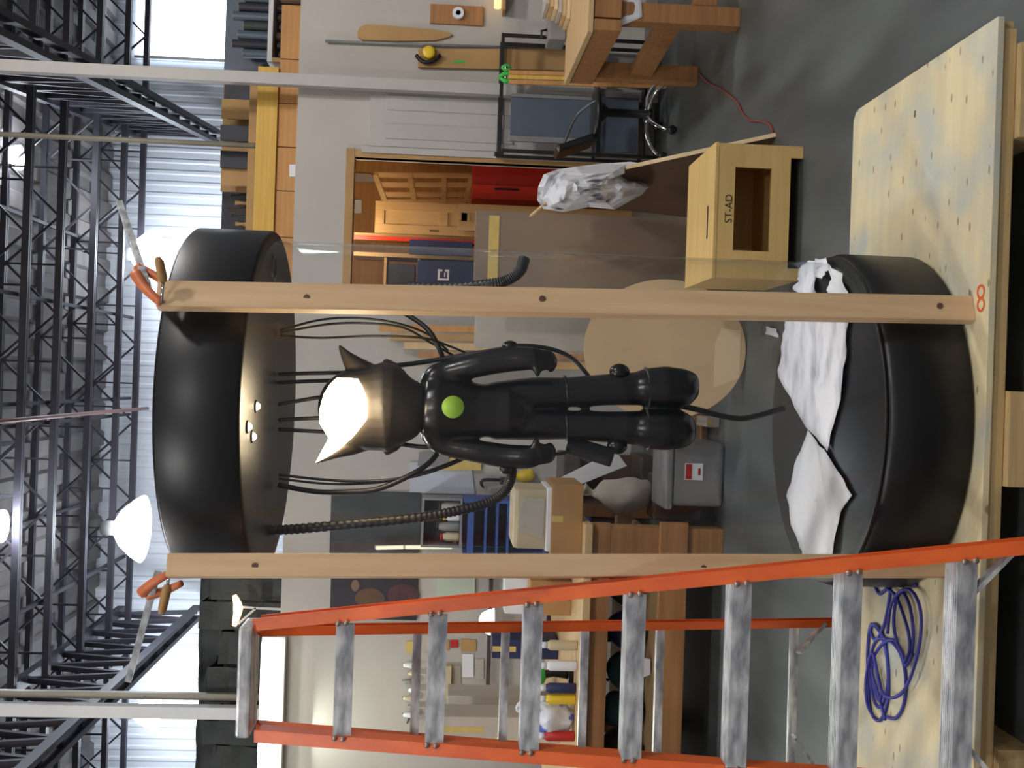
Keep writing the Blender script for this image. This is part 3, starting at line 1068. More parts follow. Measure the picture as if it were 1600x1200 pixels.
# rear cross bars
for xs in (650, 788, 912, 1030, 1240):
    nrm = (RR_T - RR_B).cross(RL_B - RR_B).normalized()
    d = ray(xs, 1060)
    q = CAM + d * ((RR_B - CAM).dot(nrm) / d.dot(nrm))
    a, b = at_z(RR_B, RR_T, q.z), at_z(RL_B, RL_T, q.z)
    mk('rear_bar', join(g_bar(b, a, .012, .03), g_bar(b + Vector((0, .012, .012)), a + Vector((0, .012, .012)), .026, .006)), M_alu, lad)
# gusset braces
def brace(a, b, par=lad):
    mk('brace', g_bar(a, b, .012, .03, up=Vector((0, -1, 0))), M_alu, par)


q0 = at_z(FR_B, FR_T, P(1575, 866, 2.92).z)
brace(q0, P(1497, 948, 2.98))
q0 = at_z(FL_B, FL_T, .18)
brace(q0, q0 + Vector((.16, .04, .14)))
q1 = P(1288, 974, 4.40)
brace(q1, P(1248, 1020, 4.33))
q1 = P(1268, 1190, 4.40)
brace(q1, P(1240, 1150, 4.33))
# blue cord coiled on the platform
def cord_pts(lst):
    return [PZ(a, b, ZP + .006) for a, b in lst]


c1 = [(1368, 918), (1375, 928), (1390, 918), (1388, 945), (1380, 980), (1368, 1000), (1360, 985), (1366, 975), (1376, 985), (1384, 1010), (1388, 1060), (1386, 1100), (1374, 1126), (1360, 1110), (1356, 1060),
      (1356, 1010), (1362, 975), (1380, 1000), (1388, 1050), (1383, 1090), (1372, 1105), (1362, 1080), (1360, 1030), (1370, 1000), (1392, 1002), (1408, 1025), (1415, 1060), (1412, 1100), (1400, 1122), (1386, 1120)]
c2 = [(1386, 1125), (1378, 1095), (1365, 1050), (1362, 1030), (1372, 1045), (1380, 1080), (1376, 1095), (1368, 1070), (1366, 1035), (1380, 1008), (1400, 1000), (1412, 1020), (1418, 1040), (1428, 1020), (1430, 985), (1424, 945), (1412, 925), (1402, 945), (1400, 980), (1408, 1015), (1420, 1036), (1430, 1022)]
c3 = [(1392, 920), (1405, 930), (1414, 950), (1425, 985), (1428, 1015), (1420, 1035)]
c4 = [(1396, 990), (1402, 945), (1420, 922), (1438, 928), (1449, 960), (1446, 1010), (1432, 1060), (1416, 1085), (1398, 1090), (1385, 1075), (1372, 1020), (1362, 1060), (1364, 1100), (1374, 1120)]
cd = T('blue_cable', PZ(1400, 1020, ZP), 'tangled dark blue cable lying on the platform behind the ladder steps', 'cable')
for i, cc in enumerate((c1, c2, c3, c4)):
    v, f = g_tube(cord_pts(cc), .0062, 6, sub=5)
    v = [q + Vector((0, 0, .007 * i)) for q in v]
    mk('cable_loop', (v, f), M_bluecord, cd, smooth=True)
mk('plug_strip', g_bar(PZ(1364, 915, ZP + .008), PZ(1432, 914, ZP + .008), .012, .012), M_bluecord, cd, bev=.003)
# ================================================================== RIGHT SIDE OF THE HALL
def carton(name, x0, y0, x1, y1, Y, dep, mt, label, group=None, z0=None, cat='box', tape=True):
    l, r, b, t = rect(x0, y0, x1, y1, Y)
    if z0 is not None:
        b = z0
    root = T(name, ((l + r) / 2, Y + dep / 2, b), label, cat, group)
    mk('body', g_box((l, Y, b), (r, Y + dep, t)), mt, root, bev=.004)
    h = t - b
    mk('flap', g_box((l + .003, Y + .003, t + .0005), ((l + r) / 2 - .002, Y + dep - .003, t + .005)), mt, root)
    mk('flap', g_box(((l + r) / 2 + .002, Y + .003, t + .0005), (r - .003, Y + dep - .003, t + .005)), mt, root)
    if tape:
        mk('tape_strip', g_box(((l + r) / 2 - .02, Y - .0015, t - h * .35), ((l + r) / 2 + .02, Y - .0002, t + .004)), M_tape, root)
    return root


def wallpiece(name, pts, Y, dep, mt, label, cat, bev=.004, group=None):
    """flat piece hung on the partition wall, outline from photo points"""
    o = mk(name, g_prism([P(a, b, Y) for a, b in pts], (0, dep, 0)), mt, bev=bev)
    return tag(o, label, cat, group)


# plywood box with a window cut through it, on the floor
zb = 0.02
c = PZ(1252, 320, 0)
YBX = c.y
bx = T('plywood_box', (P(1200, 330, YBX).x, YBX, 0), 'birch plywood box with a rectangular opening standing on the floor', 'box')
l, r, b, t = rect(1121, 226, 1250, 436, YBX)
wl, wr, wb, wt = rect(1147, 262, 1204, 392, YBX)
dep = .62
mk('front_panel', join(g_box((l, YBX, wt), (r, YBX + .02, t)), g_box((l, YBX, .06), (r, YBX + .02, wb)), g_box((l, YBX, wb), (wl, YBX + .02, wt)), g_box((wr, YBX, wb), (r, YBX + .02, wt)),
                       g_box((l, YBX, 0), (l + .06, YBX + .02, .06)), g_box((r - .06, YBX, 0), (r, YBX + .02, .06))), M_box, bx)
mk('back_panel', g_box((l, YBX + dep - .02, .06), (r, YBX + dep, t)), M_box, bx)
mk('side_panel', g_box((l, YBX + .021, 0), (l + .02, YBX + dep - .021, t)), M_box, bx)
mk('side_panel', g_box((r - .02, YBX + .021, 0), (r, YBX + dep - .021, t)), M_box, bx)
mk('bottom_panel', g_box((l + .021, YBX + .021, .06), (r - .021, YBX + dep - .021, .08)), M_box, bx)
mk('top_panel', g_box((l - .004, YBX - .004, t + .001), (r + .004, YBX + dep, t + .019)), M_box, bx, bev=.002)
s0, s1 = PZ(1106, 322, t + .02), PZ(1106, 372, t + .02)
mk('hand_slot', g_box((s1.x, s0.y - .012, t + .0192), (s0.x, s0.y + .012, t + .0204)), M_ink, bx)


def text_mesh(name, body, size, mt, parent, M, label=None):
    cu = bpy.data.curves.new(name, 'FONT')
    cu.body = body
    cu.size = size
    cu.extrude = .0006
    cu.align_x = 'CENTER'
    cu.align_y = 'CENTER'
    tmp = bpy.data.objects.new(name, cu)
    COL.objects.link(tmp)
    bpy.context.view_layer.update()
    me = bpy.data.meshes.new_from_object(tmp)
    bpy.data.objects.remove(tmp)
    return O(name, me, mt, parent, world=M, label=label)


tp = P(1139, 326, YBX)
text_mesh('stencil_lettering', 'ST-AD', .052, M_ink, bx, Matrix.Translation((tp.x, YBX - .002, tp.z)) @ Matrix.Rotation(math.pi / 2, 4, 'X'), label='small faded stencil lettering')

# taupe hardboard crate side with tape and the leaning plywood sheet
YT = 6.9
tp_ = T('hardboard_panel', P(1100, 390, YT), 'tall taupe hardboard panel with a band of yellow tape standing behind the tube', 'panel')
l, r, b, t = rect(741, 336, 1110, 470, YT)
mk('panel_sheet', g_box((l, YT, 0), (r, YT + .04, t)), M_taupe, tp_, bev=.003)
l2, r2, b2, t2 = rect(763, 337, 779, 440, YT)
mk('tape_band', g_box((l2, YT - .003, b2), (r2, YT - .0003, t2)), M_tape, tp_)
sh = T('leaning_plywood_sheet', PZ(1212, 214, 0), 'brown plywood sheet standing on edge with its pale edge towards the viewer', 'plywood sheet')
e0, e1 = PZ(1212, 213, 0.0), P(978, 264, PZ(1212, 213, 0).y + .35)
k0 = Vector((P(1100, 345, YT - .05).x, YT - .05, 0))
k1 = Vector((k0.x + .05, YT - .05, e1.z))
mk('sheet', g_prism([e0, e1, k1, k0], (.016, .016, 0)), M_brown, sh)
dd = (e1 - e0).normalized()
mk('sheet_edge', g_bar(e0 + Vector((.008, -.004, 0)), e1 + Vector((.008, -.004, 0)), .022, .008, up=Vector((0, -1, 0))), M_mdf2, sh)
# film draped over the panel's top right corner
fo_ = T('crumpled_film', P(1000, 300, 6.3), 'crumpled black and white plastic film draped over the hardboard panel corner', 'plastic film')
outl = [(842, 292), (850, 274), (872, 266), (900, 262), (940, 257), (985, 254), (1010, 256), (985, 268), (1000, 282), (1012, 293), (1002, 303), (985, 312), (960, 326), (920, 322), (880, 330), (850, 326), (840, 312)]
cc = Vector((920, 292))
vs, fs = [], []
n = len(outl)
NRg = 9
rnd = random.Random(4)
for j in range(NRg + 1):
    s_ = 1 - j / NRg
    for (a, b_) in outl:
        q = cc + (Vector((a, b_)) - cc) * s_
        bulge = .30 * (1 - s_ * s_)
        nz = mnoise.noise(Vector((q.x * .06, q.y * .16, 3))) * .12 + mnoise.noise(Vector((q.x * .02, q.y * .3, 9))) * .06
        vs.append(P(q.x, q.y, 6.45 - bulge + nz))
for j in range(NRg):
    for i in range(n):
        i2 = (i + 1) % n
        fs.append((j * n + i, j * n + i2, (j + 1) * n + i2, (j + 1) * n + i))
mk('film_folds', (vs, fs), M_plastic, fo_, solid=.006)
st_ = mk('wooden_stick', g_bar(P(829, 338, 6.6), P(872, 300, 6.35), .014, .014), M_pine, bev=.002)
tag(st_, 'thin wooden stick poking out of the crumpled film', 'stick')

# pale board and round MDF disc behind the tube
YPB = 7.3
o = fb('pale_board', 742, 476, 1075, 549, YPB, .03, M_cardp, z0=0)
tag(o, 'pale grey board leaning behind the round disc', 'board')
for i in range(5):
    x0 = (592, 610, 632, 655, 680)[i]
    a, b_ = P(x0, 512 + i * 14, 9.5 - .03 * i), P(760 + 6 * i, 500 + i * 14, 8.6)
    a.z = P(x0, 512 + i * 14, 9.5).z
    base = Vector((a.x + .02, 9.1 - .06 * i, 0.0))
    o = mk('lumber_offcut', g_bar(base, a, .06, .02, up=Vector((0, -1, 0))), (M_orange_ply, M_tan, M_bench2, M_bench, M_tan)[i], bev=.003)
    tag(o, ['orange plank leaning on the wall, tallest right of the head', 'tan plank leaning on the wall, second tallest right of the head', 'pale plank leaning on the wall behind the right shoulder',
            'brown plank leaning on the wall behind the right shoulder', 'short tan plank leaning on the wall by the right arm'][i], 'plank', 'planks leaning behind the figure')
pd = PZ(1170, 545, 0)
disc = T('mdf_disc', (pd.x, pd.y, 0), 'large tan round board standing on edge behind the figure legs', 'disc')
ctr = P(1042, 546, pd.y + .12)
rz = (P(915, 546, pd.y + .2) - P(1170, 546, pd.y)).length / 2
vs_, fs_ = g_lathe([(rz, 0), (rz, .025), (0, .025)], (0, 0, 0), 64, 'y', sx=.87)
vs_ = [Vector((q.x, q.y, q.z)) for q in vs_]
lean = Matrix.Rotation(math.radians(-9), 4, 'X')
ctr.z = rz * math.cos(math.radians(9)) + .004
vs_.append(Vector((0, 0, 0)))
k_ = len(vs_) - 1
fs_ = [f for f in fs_ if len(f) <= 4] + [(k_, (i + 1) % 64, i) for i in range(64)]
mk('disc_board', ([ctr + lean @ q for q in vs_], fs_), M_mdf, disc)
vv = [ctr + lean @ Vector((a * rz, -.002, b_ * rz)) for a, b_ in ((-.45, -.62), (-.33, -.93), (.26, -.93), (.28, -.70), (.1, -.62))]
mk('pale_patch', g_prism(vv, (0, .0015, 0)), M_mdf2, disc, label='paler rectangular patch near the lower edge')

# floor cord
o = mk('red_cable', g_tube([PZ(a, b_, .006) for a, b_ in ((1080, 100), (1105, 128), (1128, 140), (1150, 158), (1160, 176), (1172, 188), (1192, 190), (1204, 197), (1209, 214))], .006, 6, sub=5), M_redcord, smooth=True)
tag(o, 'thin red cable winding over the grey floor', 'cable')

# workbench on the right
zt = .93
A, N_ = PZ(889, 133, zt), PZ(927, 50, zt)
wbn = T('timber_workbench', (A.x + .9, (A.y + N_.y) / 2, 0), 'heavy timber workbench with pale top at the right edge', 'workbench')
ex = 1.9
mk('worktop', g_prism([A, N_, N_ + Vector((ex, 0, 0)), A + Vector((ex, 0, 0))], (0, 0, .035)), M_bench2, wbn, bev=.004)
mk('apron', g_bar(A + Vector((.05, 0, -.09)), N_ + Vector((.05, 0, -.09)), .07, .17), M_bench, wbn, bev=.004)
mk('apron', g_bar(N_ + Vector((.1, .05, -.09)), N_ + Vector((ex, .05, -.09)), .07, .17), M_bench, wbn, bev=.004)
for q in (A + Vector((.08, -.1, 0)), N_ + Vector((.16, .12, 0)), A + Vector((ex - .1, -.1, 0)), N_ + Vector((ex - .1, .12, 0))):
    mk('leg', g_box((q.x - .06, q.y - .06, 0), (q.x + .06, q.y + .06, zt - .18)), M_bench, wbn, bev=.004)
mk('stretcher', g_bar((A.x + .08, A.y - .17, .42), (N_.x + .16, N_.y + .19, .42), .07, .15), M_bench, wbn, bev=.004)
mk('stretcher', g_bar((N_.x + .23, N_.y + .12, .22), (N_.x + ex - .17, N_.y + .12, .22), .07, .15), M_bench, wbn, bev=.004)
o = mk('white_cloth', g_prism([P(958, -8, 6.7), P(1002, 22, 6.7), P(960, 34 + 14, 6.7), P(938, 20, 6.7)], (0, .012, 0)), M_pap)
bpy.data.objects.remove(o)
vs, fs = g_sheet([P(955, -30, 6.74), P(955, 48, 6.74), P(1004, 26, 6.70), P(1000, -28, 6.72)], 8, 8, .02, 8, 4)
o = mk('white_cloth', (vs, fs), M_pap, smooth=True, solid=.003)
tag(o, 'white cloth corner hanging off the right workbench', 'cloth')
for i, (x0, y0, x1, y1, dy, mt, lab, nm) in enumerate(((858, -20, 888, 28, .2, M_mdf2, 'pile of pale boards on the right workbench, nearest the edge', 'board_pile'),
                                                   (866, 28, 886, 62, .45, M_grey, 'grey tool case on the right workbench', 'tool_case'))):
    Yq = A.y - .5 + dy
    l, r, b, t = rect(x0, y0, x1, y1, Yq)
    root = T(nm, ((l + r) / 2, Yq, zt + .036), lab, 'boards' if i == 0 else 'case')
    if i == 0:
        for k in range(6):
            mk('board', g_box((l + .02 * k, Yq, zt + .037 + .03 * k), (r + .3 - .015 * k, Yq + .34, zt + .064 + .03 * k)), (M_mdf2, M_bench2, M_cardp)[k % 3], root, bev=.002)
    else:
        mk('case_body', g_box((l, Yq, zt + .037), (r, Yq + .26, zt + .17)), mt, root, bev=.015)
        mk('case_handle', g_tube([(l + .05, Yq + .13, zt + .17), (l + .06, Yq + .13, zt + .21), (r - .06, Yq + .13, zt + .21), (r - .05, Yq + .13, zt + .17)], .01, 6), M_black, root, smooth=True)

# rack behind the chair
YR = 9.24
rk = T('steel_rack', (P(1000, 190, YR).x, YR, 0), 'black steel rack with slate blue panels against the white door', 'rack')
l, r, b, t = rect(786, 60, 1020, 240, YR)
for xx in (l, r):
    for yy in (YR, YR + .24):
        mk('post', g_box((xx - .014, yy, 0), (xx + .014, yy + .028, t)), M_black, rk, bev=.002)
mk('top_bar', g_box((l - .014, YR, t), (r + .014, YR + .028, t + .03)), M_black, rk)
mk('top_bar', g_box((l - .014, YR + .24, t), (r + .014, YR + .268, t + .03)), M_black, rk)
for xs in (932, 1006):
    z = P(xs, 190, YR).z
    mk('shelf', g_box((l + .015, YR + .002, z - .02), (r - .015, YR + .266, z)), M_black, rk, bev=.002)
l1, r1, b1, t1 = rect(798, 152, 926, 212, YR)
mk('panel', g_box((l1, YR + .05, b1), (r1, YR + .07, t1)), M_slate, rk, bev=.003, label='slate blue panel')
mk('panel_frame', join(g_box((l1 - .05, YR + .045, b1), (l1 - .002, YR + .075, t1)), g_box((r1 + .002, YR + .045, b1), (r1 + .03, YR + .075, t1))), M_grey, rk)
l1, r1, b1, t1 = rect(936, 150, 1004, 236, YR)
mk('panel', g_box((l1, YR + .05, b1 + .03), (r1, YR + .07, t1)), M_slate, rk, bev=.003, label='slate blue panel')
mk('corner_knob', g_box((l - .05, YR - .01, t - .02), (l - .016, YR + .03, t + .06)), M_black, rk, bev=.006)
# green clamps on the top bar
for i, yy in enumerate((107, 122)):
    p_ = P(790, yy, YR - .03)
    cl_ = T('spring_clamp', p_, ['green spring clamp on the rack bar, upper in the pair by the boards', 'larger green spring clamp on the rack bar beside the orange levels'][i], 'clamp', 'green spring clamps')
    s_ = (.7, 1.1)[i]
    for sg in (-1, 1):
        mk('clamp_jaw', g_tube([p_ + Vector((0, -.02, .05 * s_)), p_ + Vector((.03 * sg * s_, -.025, 0)), p_ + Vector((.012 * sg * s_, -.02, -.06 * s_))], [.012 * s_, .02 * s_, .01], 8, sub=3), M_lime, cl_, smooth=True)
    mk('spring', g_lathe([(.014, -.012), (.016, 0), (.014, .012)], p_ + Vector((0, -.025, 0)), 12, 'y'), M_chrome, cl_, smooth=True)
# levels / laths leaning on the rack
for i, (yy, mt) in enumerate(((112, M_orange_ply), (119, M_yellow), (127, M_orange_ply))):
    p_ = P(795, yy, YR - .08)
    q_ = P(900, yy + 4, YR - .12)
    o = mk('wooden_lath', g_bar((q_.x, YR - .17, 0), (p_.x, YR - .06, p_.z), .035, .02, up=Vector((0, -1, 0))), mt, bev=.002)
    tag(o, ['orange wooden lath leaning on the rack, rightmost of three', 'yellow wooden lath leaning on the rack, middle of three', 'orange wooden lath leaning on the rack, leftmost of three'][i], 'lath', 'laths leaning on the rack')

# swivel chair in front of the rack
cb = Vector((P(1000, 178, 8.85).x, 8.85, 0))
ch = T('swivel_chair', (cb.x, cb.y, 0), 'swivel chair with chrome star base and thin black seat in front of the rack', 'chair')
zs = P(930, 178, cb.y).z
mk('seat', g_lathe([(.05, -.03), (.19, -.028), (.215, -.012), (.215, .006), (.19, .018), (0, .022)], (cb.x - .02, cb.y, zs), 28), M_black, ch, smooth=True)
mk('column', g_lathe([(.055, .16), (.05, .18), (.035, .20), (.035, zs - .10), (.07, zs - .07), (.09, zs - .032)], (cb.x, cb.y, 0), 18), M_black, ch, smooth=True)
bp0, bp1 = P(868, 239, cb.y), P(926, 219, cb.y)
mk('backrest', g_bar(bp1, bp0, .06, .34, up=Vector((0, -1, 0))), M_black, ch, bev=.02)
mk('back_arm', g_tube([P(a, b_, cb.y - .1) for a, b_ in ((936, 155), (918, 166), (902, 180), (890, 202), (878, 232))], .011, 8, sub=4), M_chrome, ch, smooth=True)
for k in range(5):
    a = 2 * math.pi * k / 5 + .35
    dx, dy = math.cos(a), math.sin(a)
    lg = mk('base_leg', g_tube([(cb.x + dx * .04, cb.y + dy * .04, .19), (cb.x + dx * .15, cb.y + dy * .15, .185), (cb.x + dx * .26, cb.y + dy * .26, .14), (cb.x + dx * .325, cb.y + dy * .325, .075)], [.02, .018, .015, .013], 8, sub=3), M_chrome, ch, smooth=True)
    mk('caster', g_lathe([(.02, -.022), (.034, -.018), (.036, 0), (.034, .018), (.02, .022)], (cb.x + dx * .33, cb.y + dy * .33, .037), 14, 'y'), M_black, lg, smooth=True)

# things on the partition wall, right
wallpiece('pattern_board', [(558, 50), (562, 42), (572, 38), (620, 41), (680, 46), (700, 50), (708, 54), (700, 58), (680, 63), (620, 64), (565, 62), (559, 58)], YW - .03, .025, M_tan, 'long tan board with rounded ends hung on the wall', 'board')
o = T('square_board', P(750, 24, YW - .03), 'brown square board with a white tape roll hung at the upper right of the wall', 'board')
l, r, b, t = rect(672, 8, 755, 38, YW - .03)
mk('board', g_box((l, YW - .03, b), (r, YW - .005, t)), M_bench, o, bev=.003)
q = P(716, 21, YW - .05)
mk('tape_roll', g_lathe([(.022, -.02), (.05, -.02), (.05, .018), (.022, .018), (.022, -.02)], (q.x, YW - .055, q.z), 24, 'y'), M_pap, o)
o = mk('steel_rod', g_tube([P(508, 64, YW - .04), P(640, 69, YW - .04), P(884, 77, YW - .04)], .012, 8), M_grey, smooth=True)
tag(o, 'long thin grey rod standing upright against the wall', 'rod')
tb_ = T('tall_wall_board', P(884, 95, YW - .03), 'tall brown board on the wall with a yellow reel hung at its top', 'board')
mk('board', g_prism([P(653, 76, YW - .05), P(653, 105, YW - .05), P(888, 110, YW - .05), P(888, 76, YW - .05)], (0, .03, 0)), M_tan, tb_, bev=.003)
q = P(670, 82, YW - .08)
rl = mk('yellow_reel', g_lathe([(.02, -.03), (.05, -.03), (.055, -.02), (.055, .03), (.02, .03)], q, 24, 'y'), M_yel, tb_, smooth=True, label='yellow reel')
mk('reel_bracket', g_tube([P(650, 86, YW - .09), P(660, 96, YW - .09), P(675, 96, YW - .09), P(688, 86, YW - .09)], .018, 8, sub=3), M_black, tb_, smooth=True)
mk('green_label', g_prism([P(708, 96, YW - .052), P(726, 94, YW - .052), P(726, 98, YW - .052), P(708, 99, YW - .052)], (0, .0015, 0)), M_lime, tb_)
q = P(778, 4, YW - .2)
gl_ = T('amber_wall_lamp', q, 'small glowing amber lamp at the upper right wall edge', 'lamp')
mk('lamp_body', g_box((q.x - .05, YW - .18, q.z - .07), (q.x + .3, YW - .001, q.z - .045)), M_tan, gl_, bev=.003)
mk('lamp_tube', g_tube([(q.x - .03, YW - .15, q.z), (q.x + .28, YW - .15, q.z)], .03, 10), mat('amber_glow', L(255, 200, 90), emis=2.2, ecol=(1, .62, .18, 1)), gl_, smooth=True)

# ================================================================== ROOM BEHIND THE OPENING
YI = 11.
rc = T('red_cabinet', P(905, 285, YI), 'red two-tone tool cabinet behind the framed opening', 'cabinet')
l, r, b, t = rect(738, 257, 905, 314, YI)
mid = P(780, 290, YI).x
mk('side_door', g_box((mid + .002, YI, .03), (r + .25, YI + .5, t)), M_red, rc, bev=.004)
mk('front_door', g_box((l, YI - .03, .03), (mid - .002, YI + .5, t)), M_red2, rc, bev=.004)
mk('plinth', g_box((l + .02, YI + .02, 0), (r + .2, YI + .48, .029)), M_black, rc)
mk('handle', g_box((mid - .05, YI - .06, 1.1), (mid - .035, YI - .031, 1.35)), M_black, rc)


def panel_door(x0, y0, x1, y1, Y, label, recess, standing=False):
    l, r, b, t = rect(x0, y0, x1, y1, Y)
    if standing:
        b = 0
    root = T('panel_door', ((l + r) / 2, Y, b), label, 'door', 'cabinet doors in the inner room')
    fr = .09
    mk('stile', g_box((l, Y, b), (l + fr, Y + .03, t)), M_cab, root, bev=.003)
    mk('stile', g_box((r - fr, Y, b), (r, Y + .03, t)), M_cab, root, bev=.003)
    zs_ = [b] + [P(q, (y0 + y1) / 2, Y).z for q in recess] + [t - fr]
    for z in zs_:
        mk('rail', g_box((l + fr, Y, z), (r - fr, Y + .03, z + fr)), M_cab, root, bev=.003)
    mk('panel', g_box((l + fr - .01, Y + .012, b + .01), (r - fr + .01, Y + .024, t - .01)), M_cab, root)
    for hx in (.25, .75):
        mk('slot', g_box((l + (r - l) * .1, Y - .003, b + (t - b) * hx), (l + (r - l) * .16, Y - .0005, b + (t - b) * hx + .09)), M_brown, root)


panel_door(586, 316, 712, 366, 10.8, 'pale maple panel door leaning on the inner orange wall, upper', (700,), True)
panel_door(716, 320, 830, 362, 10.6, 'pale maple panel door in front of the other, next to the red cabinet', (735,), True)
ws = T('window_sash', P(735, 300, 11.2), 'wooden window sash with small openings above the maple panel doors', 'window sash')
aa = [P(586, 274, 11.3), P(736, 275, 11.3), P(728, 316, 11.3), P(602, 316, 11.3)]


def bil(s, t_):
    return aa[0] * (1 - s) * (1 - t_) + aa[1] * s * (1 - t_) + aa[2] * s * t_ + aa[3] * (1 - s) * t_


for s in (0, .36, .72, 1):
    mk('sash_bar', g_bar(bil(s, 0), bil(s, 1), .05, .06, up=Vector((0, -1, 0))), M_cab, ws)
for t_ in (0, .36, .72, 1):
    mk('sash_rail', g_bar(bil(0, t_), bil(1, t_), .05, .04, up=Vector((0, -1, 0))), M_cab, ws)
o = wallpiece('paper_note', [(551, 312), (551, 333), (565, 333), (565, 312)], 12.16, .004, M_pap, 'white note pinned to the inner orange wall', 'note', 0)
o = wallpiece('paper_note', [(553, 270), (556, 284), (586, 284), (580, 272)], 12.17, .01, M_cardp, 'pale card slip at the top right corner of the inner room', 'card', 0)
# shelving with boxes further left inside
shf = T('inner_shelf', P(900, 410, 10.9), 'wooden shelf with boxes seen through the tube in the inner room', 'shelf')
l, r, b, t = rect(552, 370, 900, 452, 10.9)
for xs in (553, 640, 742):
    z = P(xs + 20, 410, 10.9).z
for yy in (372, 402):
    xx = P(700, yy, 10.9).x
    mk('upright', g_box((xx - .02, 10.9, 0), (xx + .02, 11.3, t)), M_tan, shf, bev=.003)
for xs in (600, 652, 746):
    z = P(xs, 420, 10.9).z
    mk('shelf_board', g_box((l - .5, 10.9, z - .025), (P(700, 403, 10.9).x - .021, 11.3, z)), M_tan, shf, bev=.003)
mk('red_edge', g_box((P(700, 380, 10.9).x, 10.88, .0), (P(700, 374, 10.9).x, 10.898, t)), M_red2, shf)
bb_ = carton('blue_box', 652, 408, 744, 446, 10.88, .36, M_navy, 'dark blue box with a white square emblem on the inner shelf', tape=False)
l, r, b, t = rect(684, 421, 702, 438, 10.87)
mk('emblem', join(g_box((l, 10.872, b), (r, 10.878, b + .02)), g_box((l, 10.872, t - .02), (r, 10.878, t)), g_box((l, 10.872, b + .02), (l + .02, 10.878, t - .02)), g_box((r - .02, 10.872, b + .02), (r, 10.878, b + .045)), g_box((r - .02, 10.872, t - .045), (r, 10.878, t - .02)),
                  g_box((l + .035, 10.872, b + .04), (r - .03, 10.878, b + .052))), M_pap, bb_, label='white square emblem')
carton('red_box', 720, 449, 745, 462, 10.92, .2, M_red, 'small red box left of the dark blue box on the inner shelf', tape=False)
carton('dark_box', 600, 412, 648, 446, 10.92, .3, M_dark, 'dark box above the dark blue box on the inner shelf', tape=False)
carton('blue_crate', 640, 376, 738, 398, 10.8, .3, M_navy, 'narrow navy crate right of the inner shelf boards', tape=False)
il = T('inner_room_lamp', ((ol + orr) / 2, 10.8, ztop - .16), 'ceiling lamp inside the room behind the opening', 'lamp')
mk('lamp_housing', g_box(((ol + orr) / 2 - .5, 10.7, ztop - .16), ((ol + orr) / 2 + .5, 10.9, ztop - .101)), M_white, il, bev=.01)
mk('lamp_diffuser', g_box(((ol + orr) / 2 - .48, 10.71, ztop - .185), ((ol + orr) / 2 + .48, 10.89, ztop - .161)), M_tube_light, il)
add_light('inner_light', 'POINT', ((ol + orr) / 2, 10.5, ztop - .35), 26, (1, .84, .62), .2, il)

# ================================================================== LOFT ON TOP OF THE PARTITION ROOM
lo_ = struct(T('trim_10', (P(450, 250, 9.85).x, 9.85, ztop), 'plywood parapet of the loft above the wall', 'parapet'))
del lo_['category']
edges = [10, 95, 164, 232, 300, 372, 440, 520]
zA, zB = ztop - .02, P(434, 250, 9.85).z
for i in range(len(edges) - 1):
    xl, xr = P(450, edges[i + 1], 9.85).x, P(450, edges[i], 9.85).x
    mk('panel', g_box((xl + .004, 9.8, zA), (xr - .004, 9.83, zB)), M_orange_ply, lo_, bev=.003)
z1 = P(401, 250, 9.85).z
mk('rail', g_box((P(420, 520, 9.85).x, 9.77, zB + .004), (P(420, 108, 9.85).x, 9.85, z1)), M_yellow, lo_, bev=.006, label='yellow lumber rail')
mk('rail', g_box((P(420, 520, 9.85).x, 9.9, z1 + .002), (P(420, 112, 9.85).x, 9.98, z1 + .09)), M_tan, lo_, bev=.004)
struct(mk('floor_loft', g_box((-7.4, YW + .15, ztop - .019), (7.4, 12.8, ztop - .001)), M_tan))
for i, yy in enumerate((172, 240, 276)):
    p_ = P(400, yy, 10.1)
    o = mk('loft_post', g_box((p_.x - .09, 10.1, ztop + .001), (p_.x + .09, 10.15, P(346, yy, 10.1).z)), M_tan, bev=.003)
    tag(o, ['tan board standing in the loft, right of the dark panels', 'narrow tan board between the two dark loft panels', 'tan board left of the dark loft panels'][i], 'board', 'tan boards in the loft')
for i, (a, b_) in enumerate(((196, 221), (236, 263))):
    o = fb('dark_loft_panel', 344, a, 403, b_, 10.05, .03, M_dark, z0=ztop + .001)
    tag(o, ['dark flat panel standing in the loft, right of the pole', 'dark flat panel standing in the loft, left of the pole'][i], 'panel', 'dark loft panels')
o = fb('loft_backboard', 347, 130, 402, 300, 10.35, .03, M_tan, z0=ztop + .001)
tag(o, 'tan plywood backboard at the rear of the loft', 'board')
o = fb('dark_cabinet', 350, 128, 402, 164, 10.2, .1, M_dark, z0=ztop + .001)
tag(o, 'dark cabinet in the loft beside the white column', 'cabinet')
q = P(386, 157, 10.1)
o = T('indicator_lamp', q, 'tiny white lamp glowing on the dark loft cabinet', 'lamp')
mk('lamp_base', g_box((q.x - .02, 10.16, q.z - .02), (q.x + .02, 10.2, q.z + .02)), M_black, o)
mk('lamp_dot', g_ball((q.x, 10.15, q.z), .018, .018, .018, 10, 8), M_lamp_glass, o, smooth=True)
